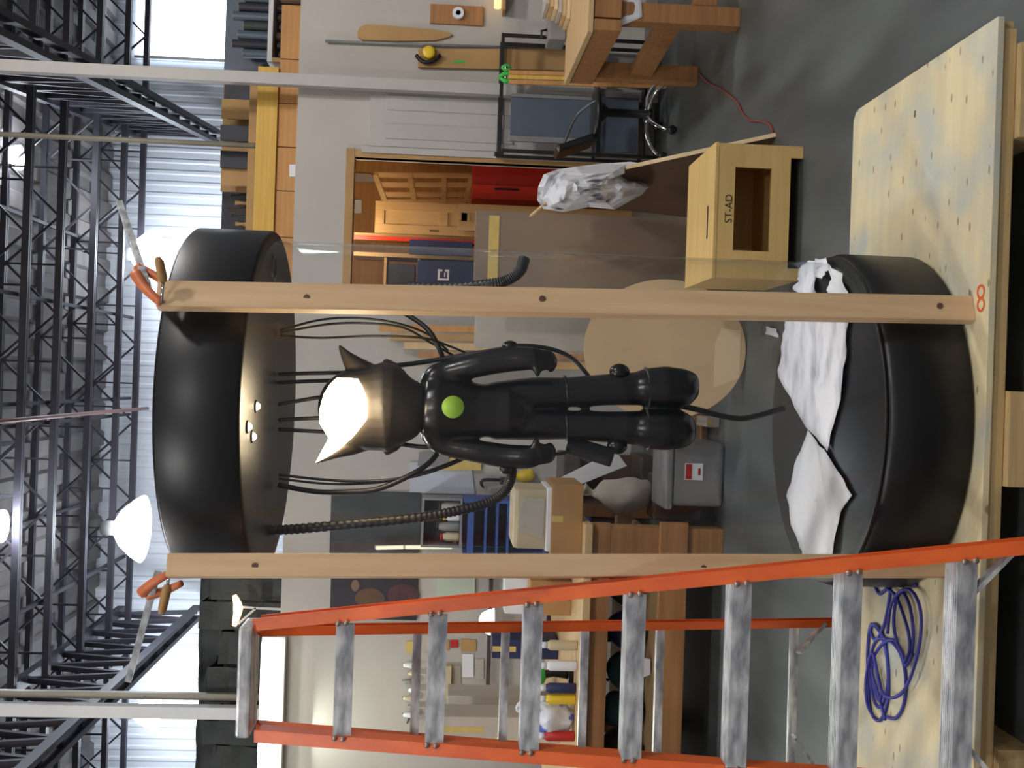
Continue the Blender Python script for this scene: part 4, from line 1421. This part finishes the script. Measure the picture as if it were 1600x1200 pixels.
# dark bay with lumpy bags
o = fb('dark_bay', 346, 292, 398, 372, 10.8, .04, M_dark, z0=ztop + .001)
tag(o, 'dark board at the back of the loft above the drum', 'board')
rb_ = random.Random(11)
for i in range(7):
    yy = 296 + i * 11
    xx_ = 374 + (i % 3) * 6
    p_ = P(xx_ + 14, yy, 10.5)
    p_.z = ztop + .001
    hgt = max(.1, P(xx_ - 18, yy, 10.5).z - ztop)
    vs_, fs_ = g_lathe([(.02, 0), (.030, hgt * .25), (.031, hgt * .6), (.022, hgt * .85), (.014, hgt * .92), (.02, hgt)], p_, 12)
    vs_ = [q + Vector((mnoise.noise(q * 20), mnoise.noise(q * 20 + Vector((9, 0, 0))), 0)) * .006 for q in vs_]
    o = mk('stuffed_sack', (vs_, fs_), (M_dirt, M_tarp, M_tan)[i % 3], smooth=True)
    tag(o, 'stuffed sack in the loft, %s from the tan boards' % ['first', 'second', 'third', 'fourth', 'fifth', 'sixth', 'seventh'][i], 'sack', 'sacks in the loft')
# shelf of rolls at the upper right
rs_ = T('loft_shelf', (P(420, 50, 10.2).x, 10.2, ztop), 'white shelf board holding rows of dark rolls in the loft at the upper right', 'shelf')
l, r, b, t = rect(352, -30, 466, 98, 10.2)
zs1 = P(420, 50, 10.2).z
mk('shelf_board', g_box((l, 10.15, zs1 - .045), (r + .4, 10.6, zs1)), M_white, rs_, bev=.003)
mk('upright', g_box((l, 10.15, ztop), (l + .04, 10.6, zs1 - .046)), M_tan, rs_, bev=.003)
mk('upright', g_box((r + .36, 10.15, ztop), (r + .4, 10.6, zs1 - .046)), M_tan, rs_, bev=.003)
mk('back_board', g_box((l, 10.6, ztop), (r + .4, 10.62, P(352, 50, 10.6).z)), M_slate, rs_)
lab_ = ['first', 'second', 'third', 'fourth', 'fifth', 'sixth', 'seventh', 'eighth']
for row in range(2):
    for i in range(8):
        xx = l + .10 + i * (r - l - .1) / 7.6
        z0_ = ztop + .001 if row == 0 else zs1 + .001
        h_ = (zs1 - .05 - z0_) * (.86 + .1 * ((i * 7 + row * 3) % 3) / 2) if row == 0 else .24 + .05 * ((i * 5) % 3)
        root = T('fabric_roll', (xx, 10.28, z0_), 'dark upright roll, %s from the white column on the %s loft shelf' % (lab_[i], ('lower', 'upper')[row]), 'roll', 'rolls on the loft shelf')
        mt = ((M_dirt, M_dark, M_brown, M_navy)[i % 4], (M_slate, M_dark, M_slate, M_tarp)[i % 4])[row]
        mk('roll_body', g_lathe([(.042, 0), (.042, h_), (.018, h_), (.018, h_ - .02)], (xx, 10.28, z0_), 12), mt, root, smooth=False)
        mk('roll_core', g_lathe([(.0175, h_ - .015), (.0175, h_ + .01), (.012, h_ + .01), (.012, h_ - .015)], (xx, 10.28, z0_), 12), M_card, root)
# dark storage on the left part of the loft
for i, (a, b_, x0) in enumerate(((905, 938, 330), (942, 985, 312), (990, 1040, 340), (1045, 1098, 322), (1128, 1165, 316), (1168, 1215, 330))):
    l, r, b, t = rect(x0, a, 438, b_, 10.3)
    root = T('covered_stack', ((l + r) / 2, 10.5, ztop), 'dark covered stack on the left loft, %s from the pine post' % lab_[i], 'covered stack', 'covered stacks on the left loft')
    me_v, me_f = g_sheet([(l, 10.3, ztop + .002), (r, 10.3, ztop + .002), (r, 10.34, t), (l, 10.34, t)], 8, 8, .06, 5, i)
    mk('cover', join((me_v, me_f), g_sheet([(l, 10.34, t), (r, 10.34, t), (r, 10.9, t - .03), (l, 10.9, t - .03)], 8, 4, .05, 5, i)), M_tarp, root, solid=.01)
    mk('pallet', g_box((l + .03, 10.42, ztop + .001), (r - .03, 10.9, ztop + .08)), M_dirt, root)
l, r, b, t = rect(307, 900, 440, 1290, 11.0)
dc_ = mk('dark_tarpaulin', g_sheet([(l, 11.0, ztop + .001), (r, 11.0, ztop + .001), (r, 11.05, t), (l, 11.05, t)], 60, 12, .10, 3, 2), M_tarp, smooth=True, solid=.008)  # dark sheet added to fill the gaps between the covered stacks
tag(dc_, 'dark green-grey tarpaulin hanging behind the covered stacks of the left loft', 'tarpaulin')
q = P(370, 950, 10.1)
wl_ = T('loft_work_lamp', q, 'glowing orange work lamp with white bracket in the left loft', 'lamp')
mk('lamp_tube', g_tube([P(366, 930, 10.1), P(372, 950, 10.1), P(366, 978, 10.1)], [.02, .045, .02], 10, sub=3), mat('orange_glow', L(255, 190, 110), emis=3, ecol=(1, .66, .32, 1)), wl_, smooth=True)
mk('bracket', join(g_bar(P(376, 948, 10.12), P(400, 950, 10.12), .02, .02), g_bar(P(400, 950, 10.12), P(372, 975, 10.12), .02, .02), g_bar(P(400, 950, 10.12), Vector((P(440, 952, 10.12).x, 10.12, ztop)), .02, .02)), M_white, wl_)

# ================================================================== LEFT SIDE: WALL FIXTURES
# fluorescent fixture
l, r, b, t = rect(404, 998, 438, 1300, 9.45)
fl = T('fluorescent_fixture', ((l + r) / 2, 9.5, b), 'long bright fluorescent fixture on the wall behind the ladder', 'lamp')
mk('housing', g_box((l, 9.51, b - .01), (r, 9.599, t + .01)), M_white, fl, bev=.006)
mk('diffuser', g_box((l + .01, 9.4, b), (r - .01, 9.509, t)), M_tube_light, fl, bev=.03)
add_light('fluorescent_light', 'AREA', ((l + r) / 2, 9.32, (b + t) / 2 - .05), 22, (.90, 1, .84), .8, fl, target=((l + r) / 2, 7.0, .9))
# slim lamp with two tubes over the shelves
YS = 9.4
sl = T('slim_tube_lamp', P(650, 854, YS), 'slim pale two-tube lamp standing upright in front of the dark board', 'lamp')
mk('lamp_tube', g_bar(P(588, 856, YS), P(630, 855, YS), .035, .03), mat('slim_glow', L(235, 235, 200), emis=.5, ecol=(.95, .95, .72, 1)), sl, bev=.004)
mk('lamp_tube', g_bar(P(634, 855, YS), P(706, 855, YS), .035, .03), MATS['slim_glow'], sl, bev=.004)
mk('lamp_back', g_bar(P(586, 855, YS + .05), P(712, 854, YS + .05), .05, .03), M_white, sl)
mk('lamp_arm', g_bar(P(712, 854, YS + .05), P(708, 838, YS + .05), .03, .03), M_white, sl)

o = fb('dark_board', 516, 768, 656, 872, YW - .03, .025, M_tarp, z0=None)
tag(o, 'large dark grey board on the wall behind the corrugated hose', 'board')
pb_ = T('dark_poster', P(650, 930, YW - .03), 'dark poster with brown shapes on the wall behind the ladder top', 'poster')
l, r, b, t = rect(516, 900, 652, 968, YW - .03)
mk('poster_sheet', g_box((l, YW - .03, b), (r, YW - .012, t)), mat('poster_print', L(28, 26, 40), L(44, 36, 44), rough=.5, scale=6), pb_, bev=.002)
for (a, b_, rx, rz_, nm) in ((578, 935, .09, .13, M_brown), (630, 930, .10, .14, mat('poster_plum', L(84, 46, 44), L(60, 36, 44), rough=.5, scale=7)), (555, 915, .05, .035, mat('poster_tan', L(120, 90, 74), rough=.5))):
    q = P(a, b_, YW - .033)
    mk('printed_shape', g_lathe([(1, 0), (1, .002), (0, .002)], (0, 0, 0), 20, 'y'), nm, pb_)
    o = pb_.children[-1]
    M_ = Matrix.Translation((q.x, YW - .0335, q.z)) @ Matrix.Diagonal((rx, 1, rz_, 1))
    o.data.transform(M_ @ Matrix.Translation(W[o].translation))
    o.matrix_basis = Matrix.Identity(4)
    W[o] = Matrix.Identity(4)

# blue shelf unit
YBS = 9.1
bs = T('blue_shelf', P(880, 825, YBS), 'blue steel shelf unit behind the cream case', 'shelf')
l, r, b, t = rect(724, 782, 880, 872, YBS)
for xx in (l, r - .03):
    mk('upright', g_box((xx, YBS, 0), (xx + .03, YBS + .4, t)), M_blue, bs, bev=.003)
for xs in (731, 757, 775, 792, 850, 920):
    z = P(xs, 825, YBS).z
    mk('shelf_board', g_box((l + .031, YBS, z - (.05 if xs == 731 else .02)), (r - .031, YBS + .4, z)), M_blue, bs, bev=.003)
mk('back_panel', g_box((l + .031, YBS + .4, 0), (r - .031, YBS + .41, t)), M_navy, bs)
# clutter shelf above/left of it
cs = T('wall_cupboard', P(725, 815, 9.3), 'open wall cupboard with jars beside the dark board', 'cupboard')
l, r, b, t = rect(662, 782, 722, 852, 9.3)
mk('back_panel', g_box((l, 9.56, b), (r, 9.585, t)), M_dark, cs)
mk('bottom_board', g_box((l, 9.3, b), (r, 9.56, b + .02)), M_grey, cs)
mk('top_board', g_box((l, 9.3, t), (r, 9.585, t + .02)), M_grey, cs)
for xx in (l - .02, r):
    mk('side_board', g_box((xx, 9.3, b), (xx + .02, 9.585, t + .02)), M_grey, cs)
for i in range(4):
    xx = l + .06 + i * (r - l - .12) / 3
    root = T('storage_jar', (xx, 9.4, b + .021), 'small jar in the open wall cupboard, %s from its left' % lab_[i], 'jar', 'jars in the wall cupboard')
    hh = (.14, .18, .12, .16)[i]
    mk('jar_body', g_lathe([(.035, 0), (.04, .01), (.04, hh * .8), (.03, hh * .9), (.03, hh)], (xx, 9.4, b + .021), 14), (M_cream, M_grey, M_pap, M_cardp)[i], root, smooth=True)
    mk('jar_lid', g_lathe([(.034, hh + .001), (.034, hh + .022), (0, hh + .024)], (xx, 9.4, b + .021), 14), (M_red, M_black, M_yel, M_dirt)[i], root, smooth=True)

# pale blue sheet and wall cards above the shelves
for i, (pts, mt, lab) in enumerate((([(640, 722), (640, 770), (742, 772), (736, 724)], mat('pale_blue_sheet', L(186, 192, 204), L(176, 180, 190), rough=.7, scale=4), 'pale blue sheet on the wall behind the left cables'),
                                    ([(690, 716), (690, 735), (752, 735), (752, 714)], M_tape, 'yellow card on the wall under the left arm'),
                                    ([(655, 706), (652, 728), (700, 730), (702, 706)], M_grey, 'grey card on the wall behind the left shoulder'))):
    wallpiece('wall_sheet', pts, YW - .02 - .012 * i, .006, mt, lab, 'sheet', 0)
yb = T('yellow_bottle', P(850, 742, 8.8), 'yellow plastic bottle in a wall holder by the left hand of the figure', 'bottle')
YYB = YW - .09
mk('bottle_body', g_tube([P(805, 745, YYB), P(815, 744, YYB), P(830, 742, YYB), P(835, 741, YYB)], [.02, .055, .055, .03], 12, sub=3), M_yel, yb, smooth=True)
mk('wall_holder', g_bar(P(822, 744, YW - .08), P(822, 744, YW - .001), .05, .05), M_black, yb)
mk('bottle_cap', g_tube([P(798, 746, YYB), P(804, 745, YYB)], .018, 10), M_black, yb, smooth=True)

# ================================================================== LEFT BENCH AND WHAT STANDS ON IT
YL = PZ(1130, 850, 0).y
bn = T('left_workbench', (P(1000, 1040, YL).x, YL, 0), 'long timber workbench with lower shelf behind the ladder', 'workbench')
l0, r0 = -4.6, P(950, 818, YL).x
zt2 = P(905, 1040, YL).z
zap = P(948, 1040, YL).z
mk('worktop', g_box((l0, YL - .06, zt2 - .05), (r0, 8.9, zt2)), M_bench2, bn, bev=.005)
mk('apron', g_box((l0, YL, zap), (r0, YL + .05, zt2 - .051)), M_bench, bn, bev=.004)
zl1, zl0 = P(1023, 1040, YL).z, P(1066, 1040, YL).z
mk('lower_beam', g_box((l0, YL - .045, zl0), (r0 + .02, YL + .0, zl1)), M_bench, bn, bev=.004)
mk('lower_shelf', g_box((l0, YL + .001, zl1 - .04), (r0 - .1, 8.55, zl1 - .01)), M_bench2, bn, bev=.004)
for xx in (r0 - .19, -2.75, -4.2):
    mk('leg', g_box((xx, YL + .001, 0), (xx + .17, YL + .16, zap - .001)), M_bench, bn, bev=.004)
    mk('leg', g_box((xx, 8.6, 0), (xx + .17, 8.76, zt2 - .051)), M_bench, bn, bev=.004)

# cream case on orange box
l, r, b, t = rect(802, 764, 858, 858, YL + .1)
cz = P(862, 810, YL + .1).z
cs_ = T('cream_case', ((l + r) / 2, YL + .3, cz), 'cream plastic machine case with rounded corners on an orange crate', 'machine case')
mk('case_body', g_box((l, YL + .1, cz), (r, YL + .55, t)), M_cream, cs_, bev=.03)
mk('case_rim', g_box((l - .012, YL + .09, cz - .001), (r + .012, YL + .56, cz + .035)), M_pap, cs_, bev=.008)
l2, r2, b2, t2 = rect(812, 778, 850, 842, YL + .1)
mk('front_panel', g_prism([(l2, YL + .094, b2), (r2, YL + .094, b2), (r2, YL + .094, t2 - .03), (r2 - .07, YL + .094, t2), (l2 + .05, YL + .094, t2)], (0, .006, 0)), M_cardp, cs_)
carton('orange_crate', 863, 757, 915, 866, YL + .06, .5, M_card, 'orange-brown crate under the cream case on the workbench end', z0=zt2 + .001)
# white plank
o = mk('white_plank', g_prism([P(866, 752, YL + .92), P(962, 704, YL + .92), P(980, 728, YL + .92), P(880, 768, YL + .92)], (0, .03, 0)), M_pap, bev=.003)
tag(o, 'white plank leaning askew between the figure boots and cream case', 'plank')
# grey bin
zc_ = 0
pb2 = PZ(1132, 742, 0)
l, r, b, t = rect(1046, 690, 1132, 792, pb2.y)
gb_ = T('grey_bin', ((l + r) / 2, pb2.y, 0), 'grey plastic bin with a small red and white label on the floor behind the figure', 'bin')
me_ = mesh('bin', *g_box((l, pb2.y, 0.0), (r, pb2.y + .42, t)))
bevel(me_, .045, 4, True)
O('bin_body', me_, M_grey, gb_)
mk('bin_rim', g_box((l - .02, pb2.y - .02, t - .02), (r + .02, pb2.y + .44, t + .025)), M_grey, gb_, bev=.012)
l2, r2, b2, t2 = rect(1070, 724, 1098, 750, pb2.y)
lb = mk('label', g_box((l2, pb2.y - .004, b2), (r2, pb2.y - .0005, t2)), M_pap, gb_, label='red and white label')
mk('label_print', g_box((l2 + .005, pb2.y - .006, b2 + .07), (r2 - .005, pb2.y - .0045, t2 - .005)), M_red, lb)
mk('label_print', g_box((l2 + .03, pb2.y - .006, b2 + .015), (r2 - .03, pb2.y - .0045, b2 + .03)), M_red, lb)
# dark cart with a pale bag behind
ct = T('dark_cart', (P(1040, 760, YL + .3).x, YL + 1.2, 0), 'dark brown utility cart behind the grey bin', 'cart')
l, r, b, t = rect(880, 712, 1040, 788, YL + .95)
mk('cart_tray', g_box((l, YL + .95, t - .12), (r, YL + 1.45, t)), M_dirt, ct, bev=.01)
mk('cart_tray', g_box((l, YL + .95, .25), (r, YL + 1.45, .36)), M_dirt, ct, bev=.01)
mk('cart_side', g_box((l, YL + .97, .361), (l + .02, YL + 1.43, t - .121)), M_dirt, ct)
mk('cart_back', g_box((l + .021, YL + 1.41, .361), (r - .021, YL + 1.43, t - .121)), M_brown, ct)
for sx_ in (l + .05, r - .05):
    for sy_ in (YL + 1.0, YL + 1.40):
        mk('cart_leg', g_box((sx_ - .02, sy_ - .02, .09), (sx_ + .02, sy_ + .02, .249)), M_black, ct)
        mk('caster', g_lathe([(.02, -.02), (.044, -.018), (.044, .018), (.02, .02)], (sx_, sy_, .045), 14, 'y'), M_black, ct, smooth=True)
bgp = P(1040, 775, YL + .72)
vs_, fs_ = g_ball((bgp.x, YL + .72, .52), .13, .12, .20, 18, 12)
vs_ = [q + Vector((mnoise.noise(q * 9), mnoise.noise(q * 9 + Vector((5, 0, 0))), mnoise.noise(q * 7))) * .05 for q in vs_]
bag = T('pale_bag', (bgp.x, YL + .72, .33), 'pale crumpled bag between the grey bin and the dark cart', 'bag')
mk('bag_body', (vs_, fs_), M_cardp, bag, smooth=True)
mk('bag_neck', g_tube([(bgp.x, YL + .72, .68), (bgp.x + .01, YL + .72, .74), (bgp.x + .03, YL + .72, .80)], [.05, .02, .05], 10, sub=3), M_cardp, bag, smooth=True)
mk('bag_stand', g_box((bgp.x - .15, YL + .58, 0), (bgp.x + .15, YL + .86, .33)), M_dirt, bag, bev=.01)
# boxes and flattened cartons further behind, by the boots
for i, (x0, y0, x1, y1, Y_, mt, lab) in enumerate(((1098, 640, 1128, 690, 7.2, M_card, 'brown carton on the floor left of the round board'),
                                                  (1106, 652, 1136, 668, 6.9, M_cardp, 'thin pale carton with a red patch behind the boots'))):
    carton('floor_carton', x0, y0, x1, y1, Y_, .3, mt, lab, z0=0.001)

# wall behind the bench: pinned papers, small cabinet, tool strip
sheets = [((655, 992), (655, 1018), (682, 1018), (682, 992), M_cardp), ((690, 1000), (690, 1016), (702, 1016), (702, 1000), M_card), ((704, 1000), (704, 1012), (716, 1012), (716, 1000), M_red),
          ((720, 998), (720, 1018), (744, 1018), (744, 1000), M_tan), ((722, 1022), (722, 1058), (740, 1058), (740, 1022), M_pap), ((634, 1002), (634, 1020), (652, 1020), (652, 1002), M_tape),
          ((706, 1040), (706, 1075), (720, 1075), (720, 1040), M_cardp), ((744, 1030), (744, 1062), (756, 1062), (756, 1030), M_cardp)]
nm_ = ['pale card pinned to the wall high behind the upper ladder step', 'small brown card on the wall right of the ladder step', 'small red card on the wall by the brown card', 'tan card on the wall under the dome lamp',
       'white sheet pinned to the wall left of the dome lamp', 'small yellow card on the wall above the hanging tools', 'pale sheet beside the small white wall cabinet', 'pale strip of paper near the dark wall post']
for i, (a, b_, c_, d_, mt) in enumerate(sheets):
    wallpiece('pinned_paper', [a, b_, c_, d_], YW - .012, .006, mt, nm_[i], 'paper', 0, 'papers pinned over the left bench')
wc = T('small_wall_cabinet', P(705, 1066, 9.5), 'small white notice box with dark printed lines above the left bench', 'notice box')
l, r, b, t = rect(678, 1041, 705, 1092, 9.52)
mk('box_body', g_box((l, 9.52, b), (r, 9.598, t)), M_cream, wc, bev=.004)
for xs in (690, 683):
    z = P(xs, 1060, 9.52).z
    mk('printed_line', g_box((l + .05, 9.517, z - .006), (r - .03, 9.519, z + .006)), M_ink, wc)
for i in range(7):
    q = P(640 + (i % 2) * 8, 1040 + i * 13, YW - .06)
    root = T('hanging_tool', q, 'small pale tool hung on the wall over the bench, %s from the ladder rail' % lab_[i], 'tool', 'small tools on the wall')
    mk('tool_grip', g_tube([q + Vector((0, 0, -.03)), q + Vector((.005, 0, .02)), q + Vector((0, .01, .05))], [.028, .022, .016], 8, sub=2), (M_pap, M_cream, M_grey)[i % 3], root, smooth=True)
    mk('tool_blade', g_bar(q + Vector((0, 0, -.031)), q + Vector((.004, 0, -.10)), .016, .006), M_alu, root)
    mk('tool_hook', g_bar(q + Vector((0, .01, .05)), q + Vector((0, .058, .06)), .008, .008), M_black, root)
q0_, q1_ = P(636, 1130, YW - .03), P(646, 1105, YW - .03)
o = mk('dark_file', g_bar(q0_, q1_, .03, .012), M_dirt, bev=.003)
tag(o, 'short dark file hung slanting on the wall over the bench', 'file')
# dark slim post on the wall by the bench
l, r, b, t = rect(757, 905, 880, 1160, YW)
p_ = P(760, 1040, 9.46)
o = mk('wall_conduit', g_box((-3.2, 9.43, p_.z - .035), (P(760, 905, 9.46).x, 9.5, p_.z + .0)), M_dirt, bev=.004)
tag(o, 'dark rail running along the wall over the left bench', 'rail')
# dome desk lamp
q = P(762, 972, 8.6)
dl = T('dome_desk_lamp', (q.x, 8.6, zt2), 'white dome desk lamp glowing between the ladder rails', 'lamp')
mk('lamp_base', g_lathe([(.09, .001), (.09, .02), (.02, .03)], (q.x, 8.6, zt2), 18), M_black, dl, smooth=True)
mk('lamp_stem', g_tube([(q.x, 8.6, zt2 + .03), (q.x - .08, 8.62, (zt2 + q.z) / 2), (q.x, 8.6, q.z + .07)], .012, 8, sub=5), M_black, dl, smooth=True)
mk('lamp_shade', g_lathe([(.03, .07), (.07, .05), (.10, -.01), (.11, -.05), (.10, -.05), (.06, .03)], (q.x, 8.6, q.z), 20), mat('lit_shade', L(245, 245, 240), emis=1.6, ecol=(1, .98, .92, 1)), dl, smooth=True)
mk('lamp_bulb', g_ball((q.x, 8.6, q.z - .02), .035, .035, .035, 12, 8), M_tube_light, dl, smooth=True)
# cartons and items standing on the bench top
for i, (x0, y0, x1, y1, dy, mt, lab) in enumerate(((700, 1088, 880, 1138, 1.3, M_cardp, 'large pale open carton on the left bench, tilted flap towards the ladder'),
                                                  (690, 1120, 756, 1160, .9, M_cardp, 'pale carton behind the lower left ladder rail'),
                                                  (770, 1000, 895, 1030, 1.2, M_navy, 'dark blue carton standing on the bench beside the lamp'),
                                                  (790, 905, 895, 960, .9, M_pap, 'white carton on the bench between pine post and ladder rail'),
                                                  (830, 908, 898, 962, .5, M_card, 'brown carton in front of the white carton on the bench'))):
    carton('bench_carton', x0, y0, x1, y1, YL + dy, .3, mt, lab, 'cartons on the left bench', z0=zt2 + .001)
# green and red toy-like tool, plastic bag, spray cans
q = P(842, 1056, YL + .3)
gt = T('green_hand_tool', (q.x, YL + .3, zt2), 'bright green and red hand tool on the bench behind a ladder step', 'hand tool')
mk('tool_body', g_ball((q.x, YL + .3, q.z), .06, .05, .05, 14, 10), M_lime, gt, smooth=True)
mk('tool_handle', g_tube([(q.x, YL + .3, q.z), (q.x + .02, YL + .3, q.z - .09), (q.x + .01, YL + .3, zt2 + .03)], [.03, .025, .03], 10, sub=3), M_black, gt, smooth=True)
mk('tool_nose', g_tube([(q.x + .04, YL + .3, q.z + .01), (q.x + .12, YL + .3, q.z + .05)], [.025, .012], 10), M_red, gt, smooth=True)
mk('tool_foot', g_box((q.x - .04, YL + .25, zt2 + .001), (q.x + .06, YL + .35, zt2 + .035)), M_black, gt, bev=.008)
q = P(862, 1120, YL + .2)
vs_, fs_ = g_ball((q.x, YL + .2, zt2 + .13), .14, .10, .13, 20, 14)
vs_ = [v_ + Vector((mnoise.noise(v_ * 11), mnoise.noise(v_ * 11 + Vector((5, 0, 0))), mnoise.noise(v_ * 8))) * .05 for v_ in vs_]
pbg = T('plastic_bag', (q.x, YL + .2, zt2), 'white plastic bag with blue and red print on the bench', 'bag')
mk('bag_body', (vs_, fs_), mat('printed_bag', L(214, 216, 224), L(90, 100, 180), rough=.4, scale=9, lo=.52, hi=.6), pbg, smooth=True)
mk('bag_handle', g_tube([(q.x + .05, YL + .2, zt2 + .22), (q.x + .10, YL + .2, zt2 + .32), (q.x + .04, YL + .2, zt2 + .36), (q.x, YL + .2, zt2 + .24)], .012, 8, sub=4), M_pap, pbg, smooth=True)
for i, (a, b_, mt) in enumerate(((868, 1075, M_navy), (866, 1092, M_yel), (866, 1040, M_pap), (868, 1150, M_red), (866, 1008, M_cream))):
    q = P(a, b_, YL + .12)
    root = T('spray_can', (q.x, YL + .12, zt2), ['navy spray can on the bench front', 'yellow spray can on the bench front', 'white spray can on the bench front', 'red spray can on the bench front', 'cream spray can on the bench front'][i], 'can', 'spray cans on the bench front')
    mk('can_body', g_lathe([(.03, .001), (.033, .01), (.033, .17), (.022, .19)], (q.x, YL + .12, zt2), 14), mt, root, smooth=True)
    mk('can_cap', g_lathe([(.02, .191), (.02, .225), (0, .228)], (q.x, YL + .12, zt2), 14), M_pap, root, smooth=True)
# bags on the lower shelf
for i, (y0, mt, w_, lab) in enumerate(((912, M_dark, .13, 'dark bag on the lower bench shelf beside the right ladder rail'), (985, M_navy, .12, 'dark blue bag on the lower bench shelf between the rails'), (1046, M_teal, .125, 'teal cloth bundle on the lower bench shelf'), (1108, M_teal, .125, 'dark teal bundle on the lower bench shelf by the left rail'), (1170, M_dark, .12, 'black bag on the lower bench shelf at the picture edge'))):
    q = P(1000, y0, YL + .35)
    vs_, fs_ = g_ball((q.x, YL + .35, zl1 + .125), w_, .14, .135, 18, 12)
    vs_ = [v_ + Vector((mnoise.noise(v_ * 8), mnoise.noise(v_ * 8 + Vector((5, 0, 0))), mnoise.noise(v_ * 6) * .5)) * .05 for v_ in vs_]
    root = T('soft_bag', (q.x, YL + .35, zl1), lab, 'bag', 'bags on the lower bench shelf')
    mk('bag_body', (vs_, fs_), mt, root, smooth=True)
    mk('bag_strap', g_tube([(q.x - .06, YL + .30, zl1 + .24), (q.x - .02, YL + .26, zl1 + .30), (q.x + .05, YL + .30, zl1 + .24)], .01, 8, sub=4), M_black, root, smooth=True)
o = mk('white_card', g_prism([P(990, 1026, YL + .12), P(988, 1048, YL + .12), P(1006, 1058, YL + .12), P(1016, 1054, YL + .12), P(1016, 1030, YL + .12)], (0, .006, 0)), M_pap)
tag(o, 'white card tucked on the lower bench shelf behind a ladder step', 'card')

o = wallpiece('loft_note', [(452, 257), (452, 276), (464, 276), (464, 257)], 9.79, .006, M_pap, 'white note on the orange loft panel right of the drum', 'note', 0)
o = wallpiece('pale_green_board', [(682, 903), (682, 946), (742, 944), (742, 903)], YW - .03, .025, mat('pale_green', L(178, 188, 172), rough=.6), 'pale green board on the wall between pine post and ladder rail', 'board', 0)
hk = T('black_hook', P(780, 750, YW - .08), 'black hook sticking out of the wall beside the corrugated hose', 'hook')
mk('hook_bar', g_tube([P(756, 762, YW - .09), P(752, 756, YW - .10), P(756, 750, YW - .09), P(785, 750, YW - .08)], [.008, .014, .016, .014], 8, sub=4), M_black, hk, smooth=True)
mk('hook_plate', g_box((P(786, 750, YW).x - .03, YW - .10, P(786, 750, YW).z - .04), (P(786, 750, YW).x + .03, YW - .001, P(786, 750, YW).z + .03)), M_black, hk, bev=.004)
